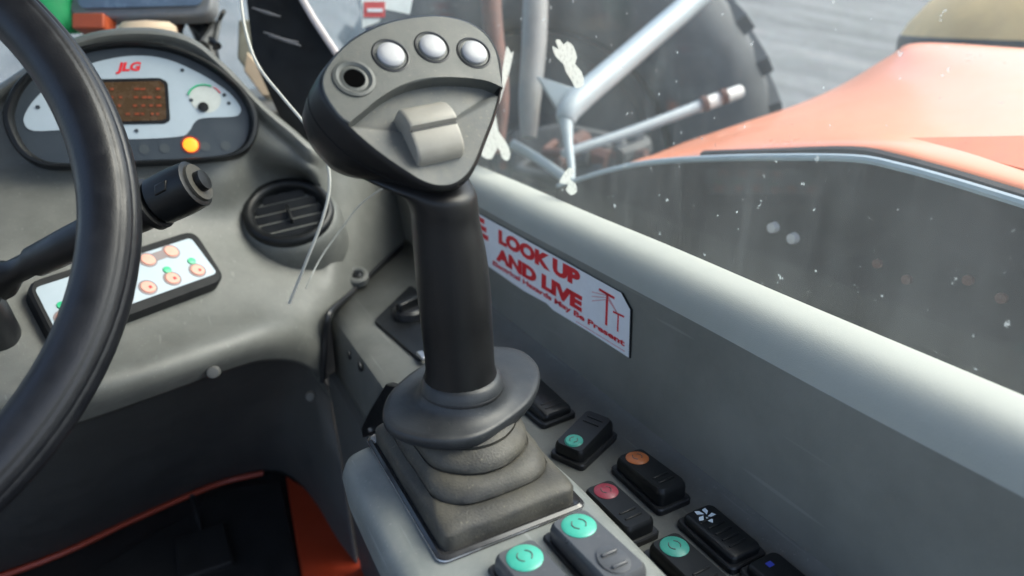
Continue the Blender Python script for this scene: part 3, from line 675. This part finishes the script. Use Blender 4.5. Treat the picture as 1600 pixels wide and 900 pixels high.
# grip
HN = (CAMR * .36 + CAMU * .34 - CAMF * .87).normalized()           # normal of the head face
HO = P(690, 290, 35.0)
def H(px, py, off=0): return PP(px, py, HO, HN) + HN * off
GT = P(693, 300, 37.2)
ax = [(722, 604, 42.2, 2.3, 2.3), (721, 592, 42.0, 2.3, 2.3), (720, 585, 41.9, 2.28, 2.28), (719, 570, 41.6, 2.15, 2.2), (716, 530, 41.0, 2.15, 2.2), (710, 460, 39.9, 2.18, 2.25), (704, 400, 39.0, 2.1, 2.2), (697, 348, 38.2, 1.95, 2.1), (694, 322, 37.7, 1.92, 2.05), (686, 302, 37.45, 2.08, 2.05), (662, 286, 37.7, 2.65, 2.0), (640, 266, 38.4, 3.2, 1.9), (630, 240, 39.3, 3.3, 1.2)]
fwd = Vector((CAMF.x, CAMF.y, 0)).normalized()
cp = catmull([Vector(P(a[0], a[1], a[2])) for a in ax], 4); cw = catmull([Vector((a[3], a[4], 0)) for a in ax], 4)
rings = [ringpts(p, ZA, 1, 32, CAMR * q.x, fwd * q.y) for p, q in zip(cp, cw)]
gr = obj('grip', loft(rings), grip, js, smooth=80)
for q, r_ in (((722, 603, 42.15), 2.62), ((721, 596, 42.05), 2.45)):
    obj('collar_ring', lathe(P(*q), ZA, [(r_ - .3, -.3), (r_, -.2), (r_ + .03, .05), (r_ - .1, .2), (r_ - .35, .25)], 40), grip, js, smooth=60)
# head
fo_ = [(499, 128), (508, 104), (530, 76), (560, 52), (600, 34), (645, 24), (690, 22), (730, 31), (760, 49), (779, 80), (786, 118), (784, 146), (775, 180), (762, 214), (748, 250), (733, 275), (712, 290), (688, 293), (662, 286), (630, 268), (594, 243), (562, 217), (530, 186), (508, 157)]
hf = catmull([H(*q) for q in fo_], 4, True)
hc = sum(hf, Vector()) / len(hf)
hlo = min(p.dot(CAMU) for p in hf); hup = max(p.dot(CAMU) for p in hf)
def hr(f, off, sh_=Vector()):
    out = []
    for p in hf:        # the underside slopes up towards the back so that the neck runs out from under the lip
        wt = max(0, min(1, 1 - (p.dot(CAMU) - hlo) / ((hup - hlo) * .55)))
        wt *= max(0, min(1, 1 + (p - hc).dot(CAMR) / 3.4))
        out.append(hc + (p - hc) * f + HN * off + sh_ + CAMU * (wt * max(0, -off - .35) * .6))
    return out
sft = -CAMU * .25 - CAMR * .75
obj('head_shell', loft([hr(.60, -4.7, sft), hr(.80, -4.45, sft), hr(.93, -3.8, sft), hr(1.0, -2.9, sft * .85), hr(1.03, -1.9, sft * .5), hr(1.028, -.9, sft * .2), hr(1.012, -.35), hr(.995, -.1), hr(.972, -.02), hr(.95, -.25), hr(.94, -.9)], True, False), grip, js, smooth=80)
obj('parting_line', tube(hr(1.03, -1.45, sft * .36) + hr(1.03, -1.45, sft * .36)[:1], .035, 5, 1, False), blackg, js)
obj('head_core', prism(hr(.955, -.85), HN, .6), grip, js)
# crescent button panel (raised) and recessed lower face
arc = [(786, 138), (760, 127), (715, 122), (670, 124), (630, 134), (596, 152), (568, 174), (545, 193)]
cr1 = [(530, 182), (510, 154), (503, 128), (512, 104), (533, 78), (562, 56), (601, 38), (645, 28), (690, 26), (729, 35), (757, 53), (775, 82), (782, 118)]
hm = lambda q, off: H(q[0], q[1], off)
co_ = catmull([hm(q, 0) for q in arc], 4)[:-1] + catmull([hm(q, 0) for q in [arc[-1]] + cr1 + [arc[0]]], 4)[:-1]
c0_ = sum(co_, Vector()) / len(co_)
obj('button_panel', loft([[p - HN * 1.2 for p in co_], [p + HN * .0 for p in co_], [p + (c0_ - p).normalized() * .07 + HN * .07 for p in co_]]), face, js, smooth=30, bevel=0)
# lower triangular face, dished: low under the crescent, flush at the tip
low = [(784, 146), (774, 182), (761, 214), (747, 248), (731, 272), (711, 286), (688, 289), (664, 283), (632, 264), (596, 239), (564, 213), (545, 195)]
lc = (672, 205)
lb = catmull([H(q[0] + (lc[0] - q[0]) * .02, q[1] + (lc[1] - q[1]) * .02, -.12) for q in low], 3)
la = catmull([H(q[0], q[1] - 4, -.8) for q in arc[::-1]], 4)[1:-1]
ringo = lb + la
def mix(f, off):
    cH = H(*lc, off); return [p.lerp(cH, f) for p in ringo]
obj('lower_face', loft([ringo, mix(.1, -.3), mix(.3, -.38), mix(.65, -.38), mix(.95, -.38)], False, True), tri, js, smooth=80)
for q in ((610, 88), (675, 75), (740, 84)):
    b = obj('push_button', lathe(H(*q), HN, [(0, 0), (.76, 0), (.75, .2), (.66, .3), (.46, .36), (.2, .38), (0, .38)], 28), chrome, js)
    obj('button_collar', lathe(H(*q), HN, [(1.08, -.1), (1.06, .1), (.98, .13), (.86, .06), (.82, -.1)], 32), black, b)
b = obj('button_socket', lathe(H(553, 124), HN, [(1.15, -.1), (1.12, .16), (.95, .2), (.8, .1), (.76, -.1)], 32), face, js)
b2 = obj('socket_hole', lathe(H(553, 124), HN, [(.74, -.1), (.74, .08), (.6, .11), (.52, .02), (.5, -.05)], 28), face, b)
obj('socket_depth', lathe(H(553, 124), HN, [(0, .0), (.56, .0), (.56, .085), (0, .085)], 24), MATS['cavity_black'], b)
# thumb roller: square barrel rocker
rc = H(672, 210, .1); ru = (H(710, 192) - H(630, 208)).normalized(); rv = HN.cross(ru)
rr = []
RP = [(-1.62, -.9), (-1.6, -.05), (-1.45, .3), (-1.05, .55), (-.5, .68), (-.08, .7), (-.02, .62), (.04, .74), (.12, .95), (.28, 1.0), (.8, .9), (1.3, .62), (1.55, .3), (1.62, -.1), (1.62, -.9)]
for s_, f in ((-1.36, .93), (-1.28, .985), (-1.2, 1), (0, 1), (1.2, 1), (1.28, .985), (1.36, .93)):
    rr.append([rc + ru * s_ + rv * (a * f) + HN * (b_ * f if b_ > 0 else b_) for a, b_ in RP])
ro = obj('thumb_roller', loft(rr), rollm, js, smooth=38)
obj('roller_groove', tube([rc + ru * q - rv * .05 + HN * .67 for q in (-1.3, 0, 1.3)], .07, 6, 2), black, ro)

# ------------------------------------------------------------------ steering wheel
def circ(a, b, c):
    ab, ac = b - a, c - a; n = ab.cross(ac)
    o = a + (n.cross(ab) * ac.length_squared + ac.cross(n) * ab.length_squared) / (2 * n.length_squared)
    return o, n.normalized(), (a - o).length
wp0 = P(172, 345, 38.5); wpn = Vector((0, -.8, .6))
wA, wB, wC = PP(30, 30, wp0, wpn), wp0, PP(15, 710, wp0, wpn)
wo, wn, wrad = circ(wA, wB, wC)
if wn.dot(CO - wo) < 0: wn = -wn
print('wheel', wo, wn, wrad)
swl = thing('steering_wheel', 'black vinyl steering wheel rim crossing the left side', 'steering wheel', wo)
wu = (wB - wo).normalized(); wv = wn.cross(wu)
secs = []
for i in range(28):       # tube section with two moulding grooves on the outer side
    a = 2 * math.pi * i / 28; secs.append((a, 1.62))
fine = []
for i in range(96):
    a = 2 * math.pi * i / 96; r_ = 1.62
    for g, dpt, wd in ((R(36), .14, .05), (R(62), .05, .05)):
        r_ -= dpt * math.exp(-((a - g) / wd) ** 2)
    fine.append((a, r_))
rings = []
for k in range(120):
    t = 2 * math.pi * k / 120; d = wu * math.cos(t) + wv * math.sin(t); c = wo + d * wrad
    rings.append([c + d * (r_ * math.cos(a)) + wn * (r_ * .95 * math.sin(a)) for a, r_ in fine])
rings.append(rings[0])
obj('rim', loft(rings, False, False), wheelm, swl, smooth=60)
hub = wo - wn * 4
obj('hub', lathe(hub, wn, [(0, -3), (5, -3), (5.5, 0), (5, 1.5), (3, 2), (0, 2)], 36), black, swl)
for a in (150, 210, 90 + 180, 90):
    d = wu * math.cos(R(a)) + wv * math.sin(R(a))
    obj('spoke', tube([hub + d * 4, hub + d * (wrad * .6) + wn * 1.5, wo + d * wrad], [1.3, 1.0, .9], 12, 4), black, swl)


# ------------------------------------------------------------------ column stalk
sk = thing('column_stalk', 'black control stalk with round end cap behind the wheel', 'stalk', P(100, 385, 50))
a0, a1 = P(-75, 472, 52), P(312, 284, 49.0); ad = (a1 - a0).normalized(); Ls = (a1 - a0).length
def at_(f): return f * Ls
obj('barrel', lathe(a0, ad, [(0, 0), (1.6, 0), (1.6, at_(.2)), (.95, at_(.26)), (.95, at_(.33)), (1.2, at_(.35)), (1.35, at_(.5)), (1.45, at_(.7)), (1.55, at_(.76)), (1.5, at_(.82)), (0, at_(.83))], 32), grip, sk, smooth=40)
obj('boot_ring', lathe(a0, ad, [(1.2, at_(.10)), (1.8, at_(.11)), (1.9, at_(.135)), (1.5, at_(.15)), (1.65, at_(.165)), (1.4, at_(.19)), (.9, at_(.21))], 28), boot, sk)
obj('stalk_flange', lathe(a0, ad, [(1.4, at_(.8)), (1.95, at_(.81)), (1.95, at_(.83)), (1.6, at_(.84))], 28), grip, sk)
obj('end_cap', lathe(a0, ad, [(1.4, at_(.835)), (1.8, at_(.85)), (1.85, at_(.93)), (1.75, at_(.985)), (1.5, at_(.99)), (0, at_(.99))], 28), blackg, sk)
obj('cap_face', lathe(a0, ad, [(0, at_(.985)), (1.45, at_(.985)), (1.4, at_(1.0)), (0, at_(1.0))], 28), boot, sk)
obj('cap_button', lathe(a0, ad, [(0, at_(.99)), (.8, at_(.99)), (.75, at_(1.02)), (0, at_(1.025))], 20), blackg, sk)
obj('cap_clip', box(a0 + ad * at_(.9) - CAMF * 1.75 + CAMU * .2, ad, CAMU, CAMF, 1.0, .8, .4), grip, sk, bevel=.12)
obj('stalk_base', lathe(P(-40, 480, 51), Vector((0, -.5, .8)), [(0, -4), (2.0, -4), (2.0, 1), (1.3, 1.6), (0, 1.6)], 24), black, sk)

# ------------------------------------------------------------------ items behind the dashboard
cb = [P(374, -30, 64), P(382, 40, 63), P(402, 100, 62), P(440, 150, 61), P(480, 198, 60), P(507, 240, 60), P(515, 290, 60.5), P(503, 345, 61), P(478, 410, 62), P(452, 474, 64)]
tag(obj('charging_cable', tube(cb, .14, 8, 8), cablem), 'thin white cable hanging down in front of the dashboard', 'cable')
wr_ = [P(603, 291, 70), P(565, 318, 70), P(530, 362, 70), P(500, 405, 69), P(478, 450, 67)]
tag(obj('thin_wire', tube(wr_, .07, 6, 8), mat('dull_wire', (.25, .26, .25), .4), smooth=60), 'very thin grey wire looping right of the air vent', 'wire')
def slab(name, label, cat, pts, t, m, depth=None, bevel=.1, group=None):
    q = [P(a, b, c) for a, b, c in pts]
    n = (q[1] - q[0]).cross(q[2] - q[0]).normalized()
    if n.dot(CO - q[0]) < 0: n = -n
    return tag(obj(name, prism(q, n, t), m, smooth=30, bevel=bevel), label, cat, group)
bs_ = thing('black_folder', 'black glossy sheet leaning against the windscreen left of the joystick', 'folder', P(440, 150, 80))
q = [P(378, -60, 82), P(455, -60, 82), P(472, 0, 82), P(524, 84, 82), P(528, 200, 82), P(500, 245, 82), P(440, 190, 82), P(395, 90, 82)]
obj('sheet', prism(q, -CAMF, 1.2), blackg, bs_, smooth=30, bevel=.1)
obj('sheet_edge', tube([P(456, -60, 81.6), P(473, 0, 81.6), P(526, 84, 81.6)], .45, 8, 3), mat('pale_edge', (.5, .45, .45), .5), bs_)
scf = mat('scuffed_black', (.12, .12, .13), .6)
for (a, b) in (((394, 12), (438, 26)), ((412, 50), (470, 72)), ((420, 56), (466, 66))): obj('scuff_mark', tube([P(*a, 81.2), P((a[0] + b[0]) / 2 + 4, (a[1] + b[1]) / 2 + 2, 81.2), P(*b, 81.2)], [.1, .25, .1], 6, 3), scf, bs_)
br = thing('mount_bracket', 'dusty beige metal bracket behind the instrument hood', 'bracket', P(390, 110, 92))
obj('bracket_arm', prism([P(372, 30, 96), P(392, 30, 96), P(408, 90, 96), P(440, 150, 96), P(420, 160, 96), P(388, 115, 96), P(370, 90, 96)], -CAMF, 2), fawn, br, bevel=.3)
obj('bracket_foot', prism([P(385, 80, 94), P(430, 130, 94), P(432, 150, 94), P(410, 150, 94), P(380, 110, 94)], -CAMF, 1), creamm, br, bevel=.2)
mo = thing('monitor', 'grey framed display with blue grey screen above the dashboard hood', 'display', P(215, 0, 92))
fq = quad_round([P(100, -130, 89), P(328, -130, 89), P(332, 24, 88), P(106, 30, 88)], 2.2)
mn = (fq[5] - fq[0]).cross(fq[12] - fq[0]).normalized(); mn = mn if mn.dot(CO - fq[0]) > 0 else -mn
obj('monitor_frame', prism(fq, mn, 2.5), mat('monitor_frame_grey', (.2, .21, .22), .45), mo, bevel=.4)
sq = quad_round([P(116, -120, 88.6), P(312, -120, 88.6), P(316, 8, 87.6), P(122, 13, 87.6)], 1.2)
obj('screen', prism(sq, mn, .2), screen, mo)
obj('screen_stand', tube([P(300, 20, 95), P(320, 60, 96), P(330, 110, 96)], 1.4, 12, 4), black, mo)
tag(obj('green_tin', lathe(P(75, 40, 90), ZA, [(0, -1), (4.5, -1), (4.5, 18), (4, 19), (0, 19)], 28), greenm), 'green container standing behind the wheel rim near the monitor', 'container')
tag(obj('orange_box', box(P(148, 39, 88), CAMR, CAMU, CAMF, 4.1, 2.0, 3), orangem, bevel=.2), 'small orange red box below the monitor on the hood', 'box')
tag(obj('cream_cap', lathe(P(230, 42, 84), ZA, [(0, -1.2), (3.4, -1.2), (3.3, 0), (2.6, .6), (0, .8)], 28), creamm), 'flat cream coloured cap lying on the dashboard hood', 'cap')
for i, q in enumerate(((275, 45, 94), (300, 40, 95), (335, 35, 95), (350, 60, 96))):
    pass
wl = thing('wiring_bundle', 'tangle of dark cables behind the hood under the monitor', 'cables', P(300, 45, 93))
for k in range(9):
    x0 = 250 + k * 12
    obj('cable_strand', tube([P(x0 + random.uniform(-12, 12), 18, 92), P(x0 + random.uniform(-25, 25), 38 + random.uniform(-8, 8), 95), P(x0 + random.uniform(-20, 30), 60 + k * 2, 90)], random.uniform(.3, .8), 8, 5), random.choice([black, blackg, darkg, rust]), wl)
tag(obj('cowl_shelf', box((-12, 106.5, 82), XA, YA, ZA, 97, 30, 3), darkg, bevel=.4), 'dark cowl shelf between dashboard hood and windscreen', 'shelf')
obj('lower_wall', box((-12, 123.5, 50), XA, YA, ZA, 104, 2, 62), darkg, smooth=0); tag(bpy.data.objects['lower_wall'], 'dark front wall of the cab below the windscreen', kind='structure')
# cloth at the very corner
slab('brown_cloth', 'piece of brown cloth at the upper left corner', 'cloth', [(-40, -40, 60), (34, -40, 60), (26, 12, 60), (6, 30, 60), (-40, 40, 60)], .8, mat('brown_cloth', (.12, .1, .06), .9, bump=.6), bevel=.3)

# windscreen label
wl2 = thing('windscreen_label', 'small white label with a red block stuck on the windscreen', 'label', P(590, 12, 96))
q = [P(563, -30, 96), P(650, -30, 96), P(640, 22, 96), P(600, 14, 96), P(592, 34, 96), P(566, 44, 96)]
obj('paper', prism(q, -CAMF, .1), mat('label_paper', (.75, .8, .78), .5), wl2)
obj('red_block', box(P(585, 15, 95.9), CAMR, CAMU, CAMF, 3.0, 2.2, .06), mat('faded_red', (.6, .12, .12), .5), wl2)
obj('white_stripe', box(P(586, 16, 95.8), CAMR, CAMU, CAMF, 2.2, .5, .06), white, wl2)

# sealant remains stuck to the side window
sg = 'pale sealant smears on the side window'
def smear(label, pts, x=37.5):
    V = [PX(a, b, x) for a, b in pts]; obj_ = obj('sealant_smear', tube(V, [random.uniform(.5, 1.0) for _ in pts], 8, 4), seal, smooth=60)
    for v in obj_.data.vertices: v.co.x *= .35; 
    return tag(obj_, label, 'sealant', sg)
def blob(label, pts, x=37.62, t=.12):
    V = [PX(a, b, x) for a, b in pts]
    return tag(obj('sealant_smear', prism(catmull(V, 2, True), -XA, .05), seal, smooth=30), label, 'sealant', sg)
blob('ragged pale sealant smear on the glass beside the diagonal tube', [(868, 64), (873, 78), (863, 72), (868, 88), (880, 100), (884, 112), (893, 126), (900, 138), (912, 132), (908, 112), (898, 100), (901, 90), (895, 72), (886, 65), (880, 70), (874, 62)])
blob('long thin sealant smear beside the right edge of the joystick head', [(792, 72), (798, 84), (802, 80), (796, 110), (788, 135), (780, 160), (776, 158), (783, 120), (788, 92)])
blob('forked sealant smear on the glass just below the joystick head', [(770, 172), (776, 190), (778, 205), (790, 222), (797, 240), (793, 251), (784, 246), (778, 230), (768, 248), (756, 246), (750, 236), (760, 215), (764, 190)])
blob('sealant dab where the window corner meets the sill', [(889, 262), (897, 268), (890, 280), (898, 286), (901, 299), (892, 305), (884, 296), (888, 288), (874, 286), (878, 276)])
for k, q in enumerate(((1206, 356), (1237, 373))): tag(obj('window_stud', lathe(PX(*q, 58.5), -XA, [(0, -.5), (.62, -.5), (.55, .15), (0, .25)], 16), mat('pale_stud%d' % k, (.5, .47, .49), .5)), ['pale round stud on dark outer plate, left of the pair', 'pale round stud on dark outer plate, right of the pair'][k], 'stud', 'pale studs on the dark plate')  # two light reflections on the plate, modelled as pale discs
for k, q in enumerate(((1370, 412), (1416, 437), (1512, 438), (1564, 466))): tag(obj('rust_bolt', lathe(PX(*q, 58.8), -XA, [(0, -.6), (.5, -.6), (.45, .1), (0, .2)], 10), rust), ['rusty bolt on dark plate, leftmost of four', 'rusty bolt on dark plate, second from left', 'rusty bolt on dark plate, third from left', 'rusty bolt on dark plate, rightmost of four'][k], 'bolt', 'rusty bolts on the dark outer plate')

# ------------------------------------------------------------------ outside the side window
XO = 59
pl = thing('outer_plate', 'dark weathered steel plate with pale blue top edge outside the window', 'plate', (XO, 45, 60))
te = [(870, 292), (900, 283), (950, 268), (1010, 256), (1100, 250), (1200, 248), (1330, 250), (1400, 263), (1480, 285), (1600, 322), (1750, 368)]
tp = [PX(a, b, XO) for a, b in te]
obj('plate_sheet', prism(tp + [Vector((XO, tp[-1].y, -40)), Vector((XO, tp[0].y, -40))], -XA, 2.5), outdark, pl, smooth=20)
obj('edge_trim', tube([p + Vector((.3, 0, .1)) for p in tp], .42, 8, 4), edgeb, pl)
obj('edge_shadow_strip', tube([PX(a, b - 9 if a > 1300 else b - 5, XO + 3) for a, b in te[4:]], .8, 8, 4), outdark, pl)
# orange engine hood
def HP(px, py, x): return PX(px, py, x)
hrows = [
 [HP(985, 254, 64), HP(1100, 246, 64), HP(1230, 242, 64), HP(1350, 240, 64), HP(1450, 262, 64), HP(1600, 302, 64), HP(1760, 348, 64)],
 [HP(992, 250, 66), HP(1110, 232, 66), HP(1240, 222, 66), HP(1370, 220, 66), HP(1470, 240, 66), HP(1610, 276, 66), HP(1770, 318, 66)],
 [HP(1020, 242, 74), HP(1140, 208, 74), HP(1270, 190, 76), HP(1400, 190, 76), HP(1500, 200, 76), HP(1620, 215, 76), HP(1780, 240, 76)],
 [HP(1060, 226, 90), HP(1180, 186, 90), HP(1300, 155, 92), HP(1400, 130, 94), HP(1500, 130, 94), HP(1630, 140, 94), HP(1790, 160, 94)],
 [HP(1100, 212, 104), HP(1220, 174, 104), HP(1310, 135, 106), HP(1390, 88, 108), HP(1440, 68, 110), HP(1620, 78, 112), HP(1790, 90, 112)],
 [HP(1100, 216, 110), HP(1222, 182, 110), HP(1312, 146, 112), HP(1392, 102, 114), HP(1442, 84, 116), HP(1622, 92, 118), HP(1790, 100, 118)],
]
hd = thing('engine_hood', 'sunlit orange engine hood sloping beyond the dark outer plate', 'hood', (85, 40, 60))
obj('hood_skin', smooth_grid(hrows, 6), hoodm, hd, smooth=70, solid=1)
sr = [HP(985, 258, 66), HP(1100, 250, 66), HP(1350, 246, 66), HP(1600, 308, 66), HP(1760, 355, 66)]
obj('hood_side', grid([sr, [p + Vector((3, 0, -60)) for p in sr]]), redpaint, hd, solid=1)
obj('pressed_panel', prism([HP(1395, 222, 68.5) + ZA * .5, HP(1640, 225, 73) + ZA * .9, HP(1640, 285, 66.5) + ZA * .5], (-XA * .5 + ZA).normalized(), .5), mat('orange_deep', (.78, .17, .06), .35, coat=.2), hd, bevel=.2)
tag(obj('pink_cap', box(PX(1452, 84, 107), YA, Vector((.9, 0, .4)), Vector((-.4, 0, .9)), 4.0, 4.5, .7), pinkm, smooth=40, bevel=.8), 'pale pink cap on top of the orange hood', 'cap')  # overexposed highlight on the hood crest, modelled as a pale block
# tan tank with black band
tc_ = PX(1650, 40, 135)
tk = thing('tan_tank', 'round tan air cleaner cover with black band behind the hood', 'tank', tc_)
tr_ = (PX(1412, -10, 135) - tc_).length
tr_ = 30
cT = P(1690, 22, 150) + ZA * 1.5
obj('tank_body', lathe(cT, ZA, [(0, 13), (12, 12), (22, 8), (29, 2.5), (33.5, -3.5), (35, -7), (33, -8)], 64), tan, tk, smooth=60)
obj('tank_band', lathe(cT, ZA, [(34.5, -6), (35.2, -7), (35, -11), (33, -12), (20, -12)], 64), black, tk, smooth=40)
obj('tank_seam', lathe(cT, ZA, [(32, -11.5), (33.5, -12), (33.3, -13.2), (32, -13.5)], 64), hoodm, tk, smooth=40)
obj('tank_base', lathe(cT, ZA, [(32.5, -13), (32.5, -19), (30, -20), (0, -20)], 64), black, tk, smooth=40)
tag(obj('white_tag', prism([P(a, b, 112) for a, b in ((1580, 92), (1612, 96), (1615, 150), (1570, 138))], -CAMF, 1), mat('cream_white', (.8, .78, .66), .5), smooth=20, bevel=.2), 'cream white tag below the tan tank at the right edge', 'tag')
# wheel seen through the glass
wc = P(842, 258, 215); wN = (CO - wc); wN.z = 0; wN = (wN.normalized() + Vector((-.25, 0, .0))).normalized()
tw = thing('front_wheel', 'large dark tyre and wheel seen through the dirty side glass', 'wheel', wc)
obj('tyre', lathe(wc, wN, [(40, -4), (42, 6), (50, 14), (62, 15), (69, 10), (71, 0), (70, -14), (62, -20), (40, -18)], 72), tyrem, tw, smooth=50)
for k in range(36):
    a = 2 * math.pi * k / 36; u, v = basis(wN); d = u * math.cos(a) + v * math.sin(a); e = wN.cross(d)
    obj('tread_lug', box(wc + d * 70 + wN * (-1), d, (e + wN * .5).normalized(), d.cross((e + wN * .5).normalized()), 5, 5, 20), tyrem, tw)
obj('wheel_rim', lathe(wc, wN, [(41, -2), (40, 7), (37, 5), (34, -4), (18, -6), (14, 2), (0, 3)], 48), rimm, tw, smooth=40)
for k in range(8):
    a = 2 * math.pi * k / 8; u, v = basis(wN); obj('wheel_nut', lathe(wc + (u * math.cos(a) + v * math.sin(a)) * 11 + wN * 2, wN, [(0, 0), (1.6, 0), (1.5, 2), (0, 2)], 6), rust, tw)
obj('axle_stub', lathe(wc, wN, [(0, 0), (7, 0), (6, 8), (0, 9)], 20), rimm, tw)
# tubes outside
mt = thing('mirror_arm', 'pale blue grey diagonal tube running up outside the side window', 'tube', P(890, 180, 115))
obj('arm_tube', tube([P(1130, -40, 150), P(1085, 0, 142), P(985, 86, 128), P(900, 160, 117), P(884, 190, 115)], [2.6, 2.4, 2.35, 2.3, 1.6], 20, 6), tubem, mt)
obj('arm_tail', tube([P(884, 185, 115), P(888, 225, 113), P(893, 262, 110), P(893, 292, 108)], [1.3, .8, .6, .5], 12, 6), tubem, mt)
obj('arm_gusset', prism([P(838, 118, 117), P(905, 140, 117), P(890, 192, 116), P(870, 170, 117)], -CAMF, 1), tubem, mt, bevel=.2)
pb = thing('thin_rod', 'thin pale rod with two brown bands in front of the tyre', 'rod', P(1000, 200, 140))
obj('rod', tube([P(880, 240, 135), P(990, 204, 142), P(1095, 165, 148)], [.9, 1.1, 1.3], 12, 4), tubem, pb)
obj('rod_tip', tube([P(1095, 165, 148), P(1128, 153, 150), P(1156, 143, 152)], 1.5, 12, 4), mat('rod_white', (.6, .58, .55), .5), pb)
for q in ((1101, 162, 147.5), (1131, 151, 149)): obj('rod_band', tube([P(q[0] - 4, q[1] + 1.3, q[2]), P(q[0] + 4, q[1] - 1.3, q[2])], 1.75, 12, 2), rust, pb)
tag(obj('lower_rail', tube([P(800, 225, 125), P(840, 248, 122), P(885, 280, 112)], .9, 10, 4), tubem), 'pale rail running down to the window corner under the tyre', 'rail')
tag(obj('grey_post', tube([P(838, -60, 122), P(835, 60, 122), P(828, 150, 122), P(826, 215, 122)], [2.3, 2.3, 2.1, 1.4], 16, 4), mat('grey_post_paint', (.2, .2, .2), .5, dust=.2)), 'upright grey post outside the glass right of joystick head', 'post')
tag(obj('rusty_post', tube([P(766, -60, 112), P(770, 40, 112), P(785, 150, 112), P(778, 240, 112)], [1.6, 1.7, 1.2, .8], 12, 4), rust), 'rusty brown post just right of the joystick head', 'post')
hs_ = thing('hose_cluster', 'dark hoses and reddish fittings low beside the tyre', 'hoses', P(870, 230, 150))
for k in range(14):
    x0 = random.uniform(825, 1000); y0 = random.uniform(215, 255)
    obj('hose', tube([P(x0, y0, 160), P(x0 + random.uniform(-25, 25), y0 + 15, 155), P(x0 + random.uniform(-30, 50), y0 + random.uniform(10, 35), 150)], random.uniform(1, 2.6), 8, 4), random.choice([black, rimm, rust, tyrem, black]), hs_)
obj('chassis_block', prism([P(a, b, 165) for a, b in ((800, 205), (880, 190), (1000, 215), (1010, 262), (900, 300), (800, 270))], -CAMF, 10), rimm, hs_, bevel=1)

# ------------------------------------------------------------------ cab shell (roof, rear and far side) that shades the interior
tag(obj('roof', box((-12, 41, 152), XA, YA, ZA, 106, 174, 4), rooff, smooth=0, at=(-12, 30, 152)), 'cab roof lining', kind='structure')
tag(obj('rear_wall', box((-12, -42, 32), XA, YA, ZA, 104, 3, 60), rooff, smooth=0, at=(-12, -42, 60)), 'dark rear wall of the cab', kind='structure')
tag(obj('left_wall', box((-62, 40, 30), XA, YA, ZA, 3, 166, 40), rooff, smooth=0, at=(-62, 30, 48)), 'dark left door wall of the cab', kind='structure')
